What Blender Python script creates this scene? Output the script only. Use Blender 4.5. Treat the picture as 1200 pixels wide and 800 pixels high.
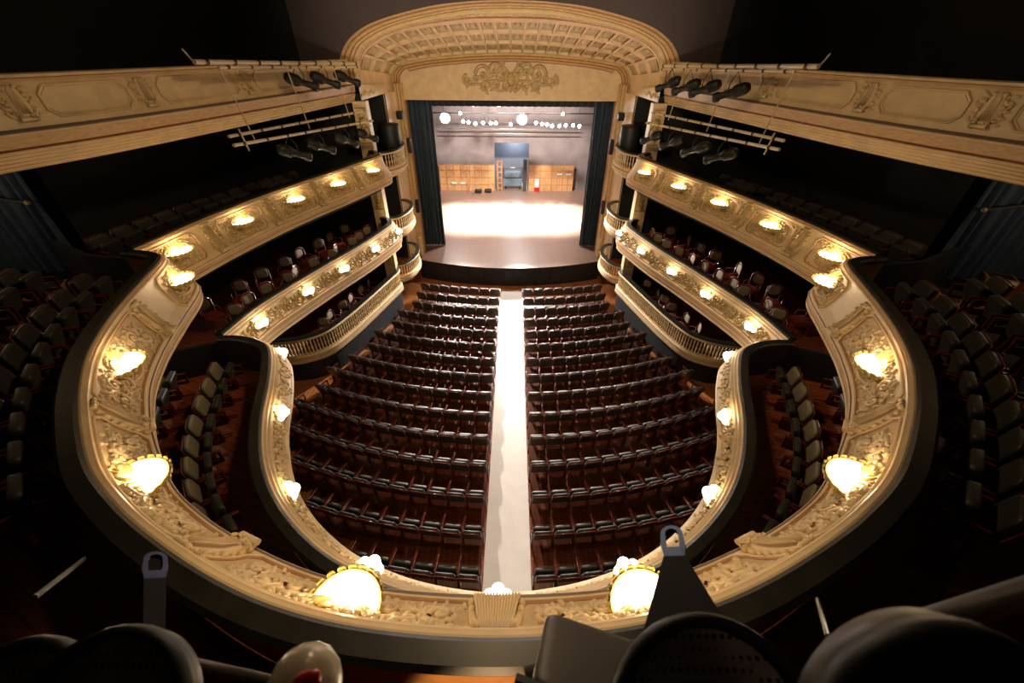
import bpy, math, random
from math import sin, cos, pi, radians, sqrt, atan2, hypot, exp
import mathutils
from mathutils import Vector, Matrix

for o in list(bpy.data.objects):
    bpy.data.objects.remove(o)
sc = bpy.context.scene
C = sc.collection
EZ = 10.76                      # eye height above the front of the stalls

# ------------------------------------------------------------------ camera
cam_d = bpy.data.cameras.new('camera')
cam = bpy.data.objects.new('camera', cam_d)
C.objects.link(cam)
sc.camera = cam
F_PX, PITCH, YAW, ROLL = 465.0, 0.638206, -0.001205, 0.007332
cam_d.sensor_fit = 'HORIZONTAL'
cam_d.sensor_width = 36.0
cam_d.lens = 36.0 * F_PX / 1200.0
cam_d.clip_start = 0.02
cam_d.clip_end = 200
_f = Vector((sin(YAW)*cos(PITCH), cos(YAW)*cos(PITCH), -sin(PITCH)))
_r = Vector((cos(YAW), -sin(YAW), 0)); _u = _r.cross(_f)
_r2 = _r*cos(ROLL) + _u*sin(ROLL); _u2 = _r2.cross(_f)
EYE = Vector((0.177, 0.0, EZ))
cam.matrix_world = Matrix(((_r2.x, _u2.x, -_f.x, EYE.x), (_r2.y, _u2.y, -_f.y, EYE.y), (_r2.z, _u2.z, -_f.z, EYE.z), (0, 0, 0, 1)))
cam_d.dof.use_dof = True
cam_d.dof.focus_distance = 7.0
cam_d.dof.aperture_fstop = 3.2

# ------------------------------------------------------------------ view, world
sc.view_settings.view_transform = 'Standard'
sc.view_settings.look = 'None'
sc.view_settings.exposure = 0.0
sc.view_settings.gamma = 1.0
sc.view_settings.use_curve_mapping = False
w = bpy.data.worlds.new('world'); sc.world = w
w.use_nodes = True
w.node_tree.nodes['Background'].inputs[0].default_value = (0.55, 0.6, 0.6, 1)
w.node_tree.nodes['Background'].inputs[1].default_value = 0.0035

WARM = (1.0, 0.74, 0.42)
HOUSE = (1.0, 0.71, 0.40)
def light(name, kind, loc, energy, col=WARM, size=0.1, target=None, angle=60, blend=0.5):
    d = bpy.data.lights.new(name, kind)
    d.energy = energy; d.color = col
    if kind == 'AREA':
        d.shape = 'DISK'; d.size = size
    else:
        d.shadow_soft_size = size
    if kind == 'SPOT':
        d.spot_size = radians(angle); d.spot_blend = blend
    o = bpy.data.objects.new(name, d); C.objects.link(o)
    o.location = loc
    if target is not None:
        o.rotation_euler = (Vector(target)-Vector(loc)).to_track_quat('-Z', 'Y').to_euler()
    return o
P_T2, P_T1 = 11.0, 6.0                      # watts of one gallery lamp
light('unseen_ceiling_light', 'AREA', (0, 9.0, 13.3), 230, HOUSE, 1.2, (0, 9.0, 0))
light('unseen_ceiling_light', 'SPOT', (0, 7.5, 13.2), 800, HOUSE, 0.3, (0, 19.0, 8.6), 95, 0.7)
light('added_arch_fill', 'SPOT', (0, 4.5, 8.2), 2400, (1.0, 0.84, 0.64), 0.35, (0, 19.5, 12.4), 66, 0.7)  # unseen fill added to brighten the vault and header from below
for sx in (-1, 1):
    light('aisle_light', 'POINT', (sx*10.6, 6.6, 8.7), 26, (1.0, 0.72, 0.45), 0.15)
    light('aisle_light', 'POINT', (sx*8.3, 6.9, 5.9), 16, (1.0, 0.72, 0.45), 0.15)
# stage rig: downlight on the boards and lanterns pointed to the house
for x in (-2.9, 0.0, 2.9):
    light('stage_wash', 'SPOT', (x, 29.0, 11.5), 62000, (1.0, 0.94, 0.87), 0.3, (x, 28.2, 1.0), 44, 0.9)
light('stage_wash', 'SPOT', (0, 26.0, 10.5), 14000, (1.0, 0.88, 0.80), 0.4, (0, 34.5, 3.0), 84, 0.7)
light('stage_wash', 'SPOT', (0, 27.0, 12.0), 9000, (1.0, 0.90, 0.82), 0.4, (0, 23.6, 1.0), 62, 0.9)
light('unseen_ceiling_light', 'SPOT', (0, 4.2, 13.2), 620, HOUSE, 0.25, (0, 2.0, 7.2), 66, 0.8)  # unseen spot added to brighten the middle of the upper gallery front
light('dock_lamp', 'POINT', (0.3, 36.4, 4.5), 260, (0.8, 0.9, 1.0), 0.2)
for lx, lz, tx, ww in ((-4.4, 6.95, -1.2, 27000), (0.71, 6.9, 0.6, 36000), (-2.6, 6.66, 6.3, 27000), (3.6, 6.56, -6.3, 27000)):
    light('stage_backlight', 'SPOT', (lx, 29.4, lz), ww, (1.0, 0.90, 0.80), 0.25, (tx, 12.0, 1.2), 30, 0.6)
light('catwalk_lamp', 'SPOT', (0.1, -1.2, 8.9), 650, (1.0, 0.62, 0.3), 0.05, (0.05, 0.75, 6.9), 26, 0.5)

# ------------------------------------------------------------------ materials
MATS = {}
def new_mat(name):
    m = bpy.data.materials.new(name); m.use_nodes = True
    MATS[name] = m
    return m, m.node_tree, m.node_tree.nodes['Principled BSDF']
def mat(name, col, rough=0.5, metal=0.0, var=0.0, vscale=6.0, bump=0.0, bscale=40.0, coat=0.0, sheen=0.0, spec=None, stretch=None):
    m, nt, b = new_mat(name)
    b.inputs['Base Color'].default_value = (*col, 1)
    b.inputs['Roughness'].default_value = rough
    b.inputs['Metallic'].default_value = metal
    if coat: b.inputs['Coat Weight'].default_value = coat; b.inputs['Coat Roughness'].default_value = 0.15
    if sheen: b.inputs['Sheen Weight'].default_value = sheen
    if spec is not None: b.inputs['Specular IOR Level'].default_value = spec
    tc = nt.nodes.new('ShaderNodeTexCoord')
    mp = nt.nodes.new('ShaderNodeMapping')
    nt.links.new(tc.outputs['Object'], mp.inputs[0])
    if stretch: mp.inputs['Scale'].default_value = stretch
    if var:
        n = nt.nodes.new('ShaderNodeTexNoise'); n.inputs['Scale'].default_value = vscale; n.inputs['Detail'].default_value = 5
        nt.links.new(mp.outputs[0], n.inputs['Vector'])
        r = nt.nodes.new('ShaderNodeValToRGB')
        r.color_ramp.elements[0].position = 0.3; r.color_ramp.elements[1].position = 0.7
        r.color_ramp.elements[0].color = (*[c*(1-var) for c in col], 1)
        r.color_ramp.elements[1].color = (*[min(1, c*(1+var)) for c in col], 1)
        nt.links.new(n.outputs['Fac'], r.inputs[0]); nt.links.new(r.outputs[0], b.inputs['Base Color'])
    if bump:
        n = nt.nodes.new('ShaderNodeTexNoise'); n.inputs['Scale'].default_value = bscale; n.inputs['Detail'].default_value = 4
        nt.links.new(mp.outputs[0], n.inputs['Vector'])
        bp = nt.nodes.new('ShaderNodeBump'); bp.inputs['Strength'].default_value = bump; bp.inputs['Distance'].default_value = 0.02
        nt.links.new(n.outputs['Fac'], bp.inputs['Height']); nt.links.new(bp.outputs[0], b.inputs['Normal'])
    return m
def emit(name, col, strength):
    m, nt, b = new_mat(name)
    b.inputs['Base Color'].default_value = (0.9, 0.9, 0.85, 1)
    b.inputs['Emission Color'].default_value = (*col, 1)
    b.inputs['Emission Strength'].default_value = strength
    return m
def plank_mat(name, col, col2, rough, scale, rotz=0.0, var=0.35, coat=0.0):
    m, nt, b = new_mat(name)
    tc = nt.nodes.new('ShaderNodeTexCoord'); mp = nt.nodes.new('ShaderNodeMapping')
    mp.inputs['Rotation'].default_value = (0, 0, rotz)
    nt.links.new(tc.outputs['Object'], mp.inputs[0])
    br = nt.nodes.new('ShaderNodeTexBrick')
    br.inputs['Scale'].default_value = scale; br.inputs['Mortar Size'].default_value = 0.012
    br.inputs['Brick Width'].default_value = 1.6; br.inputs['Row Height'].default_value = 0.14
    br.inputs['Color1'].default_value = (*col, 1); br.inputs['Color2'].default_value = (*col2, 1)
    br.inputs['Mortar'].default_value = (*[c*0.4 for c in col], 1)
    nt.links.new(mp.outputs[0], br.inputs['Vector'])
    mp2 = nt.nodes.new('ShaderNodeMapping'); mp2.inputs['Scale'].default_value = (1, 12, 1); mp2.inputs['Rotation'].default_value = (0, 0, rotz)
    nt.links.new(tc.outputs['Object'], mp2.inputs[0])
    n = nt.nodes.new('ShaderNodeTexNoise'); n.inputs['Scale'].default_value = 2.2; n.inputs['Detail'].default_value = 6
    nt.links.new(mp2.outputs[0], n.inputs['Vector'])
    mx = nt.nodes.new('ShaderNodeMix'); mx.data_type = 'RGBA'; mx.blend_type = 'MULTIPLY'; mx.inputs[0].default_value = 1.0
    r = nt.nodes.new('ShaderNodeValToRGB')
    r.color_ramp.elements[0].position = 0.3; r.color_ramp.elements[1].position = 0.75
    r.color_ramp.elements[0].color = (1-var, 1-var, 1-var, 1); r.color_ramp.elements[1].color = (1, 1, 1, 1)
    nt.links.new(n.outputs['Fac'], r.inputs[0])
    nt.links.new(br.outputs['Color'], mx.inputs[6]); nt.links.new(r.outputs[0], mx.inputs[7])
    nt.links.new(mx.outputs[2], b.inputs['Base Color'])
    b.inputs['Roughness'].default_value = rough
    if coat: b.inputs['Coat Weight'].default_value = coat; b.inputs['Coat Roughness'].default_value = 0.2
    return m

mat('plaster', (0.76, 0.57, 0.32), 0.45, var=0.10, vscale=3, bump=0.15, bscale=25)
mat('gilt', (0.62, 0.46, 0.20), 0.38, var=0.18, vscale=9, bump=0.2, bscale=30)
mat('coffer', (0.55, 0.44, 0.22), 0.5, var=0.2, vscale=8)
mat('gold_petal', (0.62, 0.47, 0.14), 0.3, metal=0.35, var=0.1)
mat('shade_ground', (0.60, 0.42, 0.21), 0.6, var=0.15, vscale=5)  # shade between the carved scrolls put into a browner plaster colour
mat('shaded_plaster', (0.66, 0.49, 0.26), 0.45, var=0.15, vscale=6)  # darker plaster, shade painted behind the lower gallery leaf frieze
mat('gilt_old', (0.58, 0.42, 0.20), 0.42, metal=0.15, var=0.2, vscale=8)
mat('terracotta', (0.42, 0.19, 0.08), 0.55, var=0.15)
mat('peach', (0.60, 0.38, 0.20), 0.5, var=0.16, vscale=7, stretch=(1, 1, 5))
mat('mauve', (0.22, 0.16, 0.15), 0.5, var=0.1)
mat('rail_black', (0.02, 0.019, 0.015), 0.36, var=0.35, vscale=4, coat=0.1)
mat('leather', (0.034, 0.031, 0.023), 0.48, var=0.2, vscale=5, bump=0.1, bscale=60, sheen=0.1)
mat('leather_lit', (0.34, 0.30, 0.20), 0.4, var=0.12, vscale=4, bump=0.1, bscale=60)  # lamp sheen on the dark leather painted into its base colour
mat('shell_grey', (0.06, 0.06, 0.045), 0.4, var=0.12)
mat('mahogany', (0.17, 0.022, 0.012), 0.28, var=0.25, vscale=8, coat=0.5)
mat('cream_cloth', (0.34, 0.28, 0.19), 0.7)
mat('red_cloth', (0.2, 0.018, 0.01), 0.8, var=0.2)
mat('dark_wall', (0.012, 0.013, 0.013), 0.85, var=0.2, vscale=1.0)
mat('blue_black', (0.016, 0.017, 0.022), 0.7, var=0.2)
mat('upper_wall', (0.085, 0.062, 0.062), 0.85, var=0.08, vscale=1.0)
mat('drape', (0.05, 0.08, 0.13), 0.75, var=0.15)
mat('stage_drape', (0.04, 0.068, 0.10), 0.6, var=0.15, vscale=2)
mat('black_metal', (0.01, 0.01, 0.009), 0.5)
mat('bar_paint', (0.62, 0.47, 0.29), 0.45)
mat('plate_black', (0.006, 0.005, 0.004), 0.7, spec=0.15)
mat('steel', (0.35, 0.33, 0.30), 0.35, metal=0.8)
mat('blue_dark', (0.012, 0.025, 0.10), 0.4, metal=0.3)
mat('blue_steel', (0.035, 0.085, 0.20), 0.4, metal=0.3)
mat('grey_housing', (0.10, 0.085, 0.08), 0.42, metal=0.2, var=0.1)
mat('runner', (0.74, 0.68, 0.64), 0.4, var=0.05, vscale=3)
mat('stage_side', (0.05, 0.05, 0.055), 0.8)
mat('stage_back', (0.2, 0.17, 0.17), 0.8, var=0.15, vscale=1.2)
mat('cyclorama', (0.14, 0.15, 0.18), 0.8, var=0.1)
mat('set_blue', (0.16, 0.22, 0.27), 0.5, var=0.2)
mat('white_paint', (0.75, 0.75, 0.72), 0.5)
mat('amber_wood', (0.42, 0.2, 0.07), 0.4, var=0.15)
mat('resin_cream', (0.75, 0.62, 0.42), 0.25, var=0.25, vscale=30, coat=0.4)
mat('resin_red', (0.5, 0.01, 0.01), 0.25)
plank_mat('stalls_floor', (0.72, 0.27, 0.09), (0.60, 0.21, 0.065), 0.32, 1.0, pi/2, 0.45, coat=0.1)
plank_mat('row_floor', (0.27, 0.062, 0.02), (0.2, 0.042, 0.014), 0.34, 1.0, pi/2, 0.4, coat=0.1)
plank_mat('gallery_floor', (0.44, 0.11, 0.032), (0.34, 0.075, 0.024), 0.38, 1.0, 0.4, 0.5, coat=0.15)
plank_mat('stage_floor', (0.33, 0.21, 0.16), (0.29, 0.18, 0.145), 0.38, 1.0, 0, 0.2)
plank_mat('stage_panel', (0.66, 0.38, 0.17), (0.58, 0.32, 0.14), 0.5, 1.2, 0, 0.25)
emit('lamp_glow', (1.0, 0.93, 0.72), 7.0)
emit('stage_glow', (1.0, 0.95, 0.88), 25.0)
emit('stage_glare', (1.0, 0.97, 0.93), 260.0)
emit('sign_red', (1.0, 0.08, 0.03), 0.8)
def perforated():
    m, nt, b = new_mat('perforated')
    tc = nt.nodes.new('ShaderNodeTexCoord'); v = nt.nodes.new('ShaderNodeTexVoronoi'); v.inputs['Scale'].default_value = 85; v.inputs['Randomness'].default_value = 0.0
    nt.links.new(tc.outputs['Object'], v.inputs['Vector'])
    r = nt.nodes.new('ShaderNodeValToRGB'); r.color_ramp.elements[0].position = 0.28; r.color_ramp.elements[1].position = 0.34
    r.color_ramp.elements[0].color = (0.004, 0.004, 0.004, 1); r.color_ramp.elements[1].color = (0.38, 0.31, 0.27, 1)
    nt.links.new(v.outputs['Distance'], r.inputs[0]); nt.links.new(r.outputs[0], b.inputs['Base Color'])
    b.inputs['Roughness'].default_value = 0.3; b.inputs['Metallic'].default_value = 0.5
perforated()

# ------------------------------------------------------------------ mesh tools
class MB:
    def __init__(s, *mats):
        s.v = []; s.f = []; s.m = []; s.s = []; s.mats = list(mats) or ['plaster']
    def mi(s, k):
        if k not in s.mats: s.mats.append(k)
        return s.mats.index(k)
    def face(s, idx, k=None, smooth=True):
        s.f.append(idx); s.m.append(s.mi(k) if k else 0); s.s.append(smooth)
    def grid(s, rows, k=None, closed_u=False, closed_v=False, smooth=True):
        """rows: list of lists of 3-D points; k: material or list by column"""
        b = len(s.v); n = len(rows[0])
        for r in rows: s.v.extend(tuple(p) for p in r)
        R = len(rows)
        for i in range(R if closed_u else R-1):
            for j in range(n if closed_v else n-1):
                a = b+i*n+j; c = b+i*n+(j+1) % n; d = b+((i+1) % R)*n+(j+1) % n; e = b+((i+1) % R)*n+j
                s.face((a, c, d, e), k[j] if isinstance(k, (list, tuple)) else k, smooth)
        return b
    def box(s, lo, hi, k=None, T=None):
        b = len(s.v)
        for z in (lo[2], hi[2]):
            for y in (lo[1], hi[1]):
                for x in (lo[0], hi[0]):
                    p = Vector((x, y, z)); s.v.append(tuple(T @ p if T else p))
        for q in ((0, 2, 3, 1), (4, 5, 7, 6), (0, 1, 5, 4), (1, 3, 7, 5), (3, 2, 6, 7), (2, 0, 4, 6)):
            s.face(tuple(b+i for i in q), k, False)
    def rbox(s, c, h, r=0.3, k=None, nu=16, nv=9, T=None, e=0.28):
        """rounded box (superellipsoid)"""
        def sp(a, p): return math.copysign(abs(a)**p, a)
        rows = []
        for i in range(nv+1):
            ph = -pi/2+pi*i/nv; row = []
            for j in range(nu):
                th = 2*pi*j/nu+pi/nu
                p = Vector((c[0]+h[0]*sp(cos(ph), e)*sp(cos(th), e), c[1]+h[1]*sp(cos(ph), e)*sp(sin(th), e), c[2]+h[2]*sp(sin(ph), e)))
                row.append(tuple(T @ p if T else p))
            rows.append(row)
        s.grid(rows, k, closed_v=True)
    def ball(s, c, r, k=None, nu=8, nv=5, M=None):
        rows = []
        for i in range(nv+1):
            ph = -pi/2+pi*i/nv
            rows.append([tuple((M or (lambda a: a))((c[0]+r[0]*cos(ph)*cos(2*pi*j/nu), c[1]+r[1]*cos(ph)*sin(2*pi*j/nu), c[2]+r[2]*sin(ph)))) for j in range(nu)])
        s.grid(rows, k, closed_v=True)
    def tube(s, pts, rad, k=None, n=8, M=None, cap=True):
        """round tube along 3-D points, radius scalar or list; M maps points afterwards"""
        pts = [Vector(p) for p in pts]; N = len(pts)
        rad = rad if isinstance(rad, (list, tuple)) else [rad]*N
        rows = []; up = None
        for i, p in enumerate(pts):
            t = (pts[min(i+1, N-1)]-pts[max(i-1, 0)])
            t = t.normalized() if t.length > 1e-9 else Vector((0, 0, 1))
            if up is None:
                up = Vector((0, 0, 1)) if abs(t.z) < 0.9 else Vector((1, 0, 0))
            x = t.cross(up)
            if x.length < 1e-4: x = t.cross(Vector((1, 0.3, 0)))
            x.normalize(); y = x.cross(t).normalized(); up = y
            ring = [p+(x*cos(2*pi*j/n)+y*sin(2*pi*j/n))*rad[i] for j in range(n)]
            rows.append([tuple(M(q)) if M else tuple(q) for q in ring])
        b = s.grid(rows, k, closed_v=True)
        if cap:
            s.face(tuple(b+j for j in range(n)), k, False)
            s.face(tuple(b+(N-1)*n+n-1-j for j in range(n)), k, False)
    def lathe(s, prof, c=(0, 0, 0), k=None, n=16, T=None, a0=0.0, a1=2*pi):
        full = abs(a1-a0-2*pi) < 1e-6
        rows = []
        for (r, z) in prof:
            row = []
            for j in range(n if full else n+1):
                a = a0+(a1-a0)*j/n
                p = Vector((c[0]+r*cos(a), c[1]+r*sin(a), c[2]+z)); row.append(tuple(T @ p if T else p))
            rows.append(row)
        s.grid(rows, k, closed_v=full)
    def poly(s, pts, k=None):
        b = len(s.v); s.v.extend(tuple(p) for p in pts); s.face(tuple(range(b, b+len(pts))), k, False)
    def prism(s, pts, z0, z1, k=None, kt=None):
        b = len(s.v); n = len(pts)
        for z in (z0, z1): s.v.extend((p[0], p[1], z) for p in pts)
        s.face(tuple(range(b+n, b+2*n)), kt or k, False); s.face(tuple(b+n-1-i for i in range(n)), k, False)
        for i in range(n): s.face((b+i, b+(i+1) % n, b+n+(i+1) % n, b+n+i), k, False)
    def mesh(s, name):
        me = bpy.data.meshes.new(name)
        me.from_pydata(s.v, [], s.f)
        for k in s.mats: me.materials.append(MATS[k])
        me.polygons.foreach_set('material_index', s.m)
        me.polygons.foreach_set('use_smooth', s.s)
        me.update()
        return me
    def build(s, name, parent=None, label=None):
        o = bpy.data.objects.new(name, s.mesh(name)); C.objects.link(o)
        if parent is not None: o.parent = parent
        if label: o['label'] = label
        return o

def tag(o, label=None, cat=None, group=None, kind=None):
    if label: o['label'] = label
    if cat: o['category'] = cat
    if group: o['group'] = group
    if kind: o['kind'] = kind
    return o
def thing(name, label, cat, loc=(0, 0, 0), rz=0.0, group=None):
    o = bpy.data.objects.new(name, None); C.objects.link(o)
    o.location = loc; o.rotation_euler = (0, 0, rz); o.empty_display_size = 0.1
    return tag(o, label, cat, group)
def structure(name, mb, label=None):
    o = mb.build(name); o['kind'] = 'structure'
    if label: o['label'] = label
    return o
def dup(root, loc, rot, label, group=None):
    r = root.copy(); C.objects.link(r); r.location = loc
    r.rotation_euler = rot if isinstance(rot, (tuple, list)) or hasattr(rot, 'x') else (0, 0, rot)
    r['label'] = label
    if group: r['group'] = group
    for ch in list(root.children):
        if ch.name.startswith('yoke') and root.name.startswith('profile'): continue
        c = ch.copy(); C.objects.link(c); c.parent = r
        for g in ch.children:
            d = g.copy(); C.objects.link(d); d.parent = c
    return r
ORD = ['zeroth', 'first', 'second', 'third', 'fourth', 'fifth', 'sixth', 'seventh', 'eighth', 'ninth', 'tenth', 'eleventh', 'twelfth', 'thirteenth', 'fourteenth', 'fifteenth', 'sixteenth', 'seventeenth', 'eighteenth', 'nineteenth', 'twentieth']
ORD += ['twenty-'+x for x in ORD[1:10]] + ['thirtieth'] + ['thirty-'+x for x in ORD[1:10]] + ['fortieth'] + ['forty-'+x for x in ORD[1:10]] + ['fiftieth']
SN = {-1: 'left', 1: 'right'}

# ------------------------------------------------------------------ paths along the gallery fronts
def smooth_path(pts, step=0.12):
    """Catmull-Rom through the points, resampled by arc length"""
    P = [Vector(p) for p in pts]
    P = [P[0]*2-P[1]]+P+[P[-1]*2-P[-2]]
    out = []
    for i in range(1, len(P)-2):
        a, b, c, d = P[i-1:i+3]
        n = max(2, int((c-b).length/0.03))
        for j in range(n):
            t = j/n
            out.append(0.5*((2*b)+(c-a)*t+(2*a-5*b+4*c-d)*t*t+(3*b-a-3*c+d)*t**3))
    out.append(P[-2])
    res = [out[0]]; acc = 0
    L = sum((out[i+1]-out[i]).length for i in range(len(out)-1)); n = max(2, int(round(L/step))); st = L/n
    for i in range(len(out)-1):
        seg = (out[i+1]-out[i]); l = seg.length; pos = 0
        while acc+(l-pos) >= st-1e-9 and len(res) < n:
            pos += st-acc; acc = 0
            res.append(out[i]+seg*(pos/l) if l else out[i])
        acc += l-pos
    if len(res) <= n: res.append(out[-1])
    return res
def belly(s, k): return s if s <= 0.05 else 0.05+(s-0.05)*k
class Path:
    def __init__(s, pts, step=0.12, sf=None):
        s.p = smooth_path(pts, step); n = len(s.p); s.u = [0.0]
        for i in range(n-1): s.u.append(s.u[-1]+(s.p[i+1]-s.p[i]).length)
        s.L = s.u[-1]; s.n = []
        for i in range(n):
            t = (s.p[min(i+1, n-1)]-s.p[max(i-1, 0)]).normalized()
            s.n.append(Vector((-t.y, t.x)))
        s.sf = sf or (lambda p: 1.0)
    def at(s, u):
        u = min(max(u, 0), s.L-1e-6); i = min(int(u/s.L*(len(s.p)-1)), len(s.p)-2)
        while s.u[i] > u: i -= 1
        while i < len(s.p)-2 and s.u[i+1] < u: i += 1
        t = (u-s.u[i])/(s.u[i+1]-s.u[i])
        return s.p[i]*(1-t)+s.p[i+1]*t, (s.n[i]*(1-t)+s.n[i+1]*t).normalized()
    def near(s, q):
        q = Vector(q); return s.u[min(range(len(s.p)), key=lambda i: (s.p[i]-q).length)]
    def sweep(s, mb, prof, u0=0, u1=None, closed=False, smooth=False, sfn=None):
        """prof = [(inward offset, z, material)]"""
        u1 = s.L if u1 is None else u1
        us = [u0]+[u for u in s.u if u0+1e-4 < u < u1-1e-4]+[u1]
        rows = []
        for u in us:
            p, n = s.at(u); k = s.sf(p)
            rows.append([(p.x+n.x*belly(a[0], k), p.y+n.y*belly(a[0], k), a[1]) for a in prof])
        mats = [a[2] for a in prof]
        mb.grid(rows, mats, closed_v=closed, smooth=smooth)
        if closed:
            mb.poly(rows[0], prof[0][2]); mb.poly(rows[-1][::-1], prof[0][2])
class Face:
    """curved face of a parapet: (a along the front, b up from its middle, h out of it)"""
    def __init__(s, path, prof, u0):
        s.path = path; s.prof = prof; s.u0 = u0
        s.d = [0.0]
        for i in range(len(prof)-1): s.d.append(s.d[-1]+hypot(prof[i+1][0]-prof[i][0], prof[i+1][1]-prof[i][1]))
        s.H = s.d[-1]
    def __call__(s, q):
        a, b, h = q
        d = min(max(s.H/2-b, 0.0), s.H-1e-6)
        ex = (s.H/2-b)-d
        i = 0
        while s.d[i+1] < d: i += 1
        t = (d-s.d[i])/(s.d[i+1]-s.d[i]); A = s.prof[i]; B = s.prof[i+1]
        S = A[0]*(1-t)+B[0]*t; Z = A[1]*(1-t)+B[1]*t
        L = hypot(B[0]-A[0], B[1]-A[1]); tx, tz = (B[0]-A[0])/L, (B[1]-A[1])/L
        S += tx*ex; Z += tz*ex
        nx, nz = -tz, tx
        p, n = s.path.at(s.u0+a); k = s.path.sf(p)
        S = belly(S, k)
        S += nx*h
        return (p.x+n.x*S, p.y+n.y*S, Z+nz*h)

# ------------------------------------------------------------------ carved plaster
def spiral(mb, M, ca, cb, r0, a0, turn, wd, k=None, n=16, turns=1.35, h=0.0):
    pts = []; rad = []
    for i in range(n+1):
        t = i/n; a = a0+turn*turns*2*pi*t; r = r0*(1-t)**0.85
        pts.append((ca+r*cos(a), cb+r*sin(a), h+wd*0.45+0.4*wd*t)); rad.append(wd*(1-0.45*t))
    mb.tube(pts, rad, k, 5, M, cap=False)
    mb.ball((ca, cb, h+wd*0.6), (wd*1.25, wd*1.25, wd*1.1), k, 6, 4, M)
def leaf(mb, M, ca, cb, ang, ln, wd, k=None, h=0.0, curl=0.5):
    """pointed carved leaf with a ridge"""
    n = 5; rows = []
    for i in range(n+1):
        t = i/n; wv = wd*sin(pi*min(1, t*0.9+0.1))**0.8*(1-0.25*t)+0.002
        a = ang+curl*t; x = ca+ln*t*cos(ang+curl*t*0.5); y = cb+ln*t*sin(ang+curl*t*0.5)
        lift = wd*(1.0+1.0*sin(pi*t))
        rows.append([M((x-wv*sin(a), y+wv*cos(a), h-0.004)), M((x-0.5*wv*sin(a), y+0.5*wv*cos(a), h+lift*0.75)), M((x, y, h+lift*0.5)),
                     M((x+0.5*wv*sin(a), y-0.5*wv*cos(a), h+lift*0.75)), M((x+wv*sin(a), y-wv*cos(a), h-0.004))])
    mb.grid(rows, k)
def scroll_panel(M, W, H, seed, gap=0.0, mats=('plaster',), dens=1.0, small=False):
    """mirror-symmetric acanthus scrollwork, leaving the middle for a lamp"""
    mb = MB(*mats); rnd = random.Random(seed)
    r0 = H*0.25; wd = H*0.062
    n = max(1, int(round((W/2-gap-r0*0.4)/(H*0.46)))); stepa = (W/2-gap-r0)/n
    for sd in (-1, 1):
        for i in range(n):
            a = gap+r0*0.8+stepa*i; sgn = 1 if i % 2 == 0 else -1
            rr = r0*(1.0-0.3*i/n); cb = sgn*H*0.15
            spiral(mb, M, sd*a, cb, rr, (pi if sd > 0 else 0)+sgn*sd*0.6, -sgn*sd, wd)
            for q in range(8):
                an = 2*pi*q/8+0.3; rl = rr*1.08
                leaf(mb, M, sd*a+rl*cos(an), cb+rl*sin(an)*0.95, an+0.9*sgn*sd, H*0.15, H*0.05, None, curl=0.8*sgn*sd)
            pts = [(sd*(a-rr+2*rr*t), cb-sgn*(rr*1.12+H*0.12*sin(pi*t)), wd*0.5) for t in [x/6 for x in range(7)]]
            mb.tube(pts, [wd*(1.0-0.5*x/6) for x in range(7)], None, 5, M, cap=False)
            for q in range(3):
                leaf(mb, M, sd*(a+rr*(-0.6+0.6*q)), cb-sgn*(rr*1.2+H*0.08), -sgn*pi/2+rnd.uniform(-0.7, 0.7), H*0.17, H*0.055, None, curl=rnd.uniform(-0.6, 0.6))
            mb.ball((sd*(a+stepa*0.5), -cb*0.6, H*0.03), (H*0.05, H*0.05, H*0.045), None, 7, 4, M)
        for q in range(int(11*dens*W/H)):
            a = rnd.uniform(gap*0.6, W/2*0.97); b = rnd.choice((-1, 1))*rnd.uniform(0.22, 0.46)*H
            leaf(mb, M, sd*a, b, rnd.uniform(0, 2*pi), H*rnd.uniform(0.10, 0.16), H*0.042, None, curl=rnd.uniform(-1, 1))
    mb.tube([(-gap-r0*1.6, -H*0.30, wd*0.4), (-gap, -H*0.42, wd*0.4), (0, -H*0.44, wd*0.4), (gap, -H*0.42, wd*0.4), (gap+r0*1.6, -H*0.30, wd*0.4)], wd*0.8, None, 5, M, cap=False)
    return mb
def frame_outline(W, H, c):
    x, y = W/2, H/2
    return [(-x+c, y), (x-c, y), (x-c*0.55, y-c*0.45), (x, y-c), (x, -y+c), (x-c*0.55, -y+c*0.45), (x-c, -y), (-x+c, -y), (-x+c*0.55, -y+c*0.45), (-x, -y+c), (-x, y-c), (-x+c*0.55, y-c*0.45)]
def dense(pts, step=0.12):
    out = []
    for i in range(len(pts)):
        a = pts[i]; b = pts[(i+1) % len(pts)]; n = max(1, int(hypot(b[0]-a[0], b[1]-a[1])/step))
        out += [(a[0]+(b[0]-a[0])*j/n, a[1]+(b[1]-a[1])*j/n) for j in range(n)]
    return out
def panel_shade_field(M, W, H, c, k):
    """panel ground painted as shade between the carvings, a skin just over the front"""
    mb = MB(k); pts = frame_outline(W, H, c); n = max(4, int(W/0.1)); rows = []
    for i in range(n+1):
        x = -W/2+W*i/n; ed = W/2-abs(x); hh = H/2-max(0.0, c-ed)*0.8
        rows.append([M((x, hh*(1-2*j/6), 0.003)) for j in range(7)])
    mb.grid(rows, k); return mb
def panel_frame(M, W, H, c, wd, inner='terracotta'):
    mb = MB('plaster')
    def loop(W, H, w2, k, h):
        pts = dense(frame_outline(W, H, c)); n = len(pts); rows = []
        for i in range(n):
            x, y = pts[i]; f = 1-2*w2/W; g = 1-2*w2/H; f2 = 1-w2/W; g2 = 1-w2/H
            rows.append([M((x, y, -0.003)), M((x*0.998, y*0.995, h)), M((x*f2, y*g2, h*1.4)), M((x*f, y*g, h)), M((x*f, y*g, -0.003))])
        mb.grid(rows, k, closed_u=True, smooth=False)
    loop(W, H, wd, 'plaster', wd*0.7)
    loop(W-2*wd, H-2*wd, wd*0.8, inner, wd*0.28)
    return mb
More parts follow.
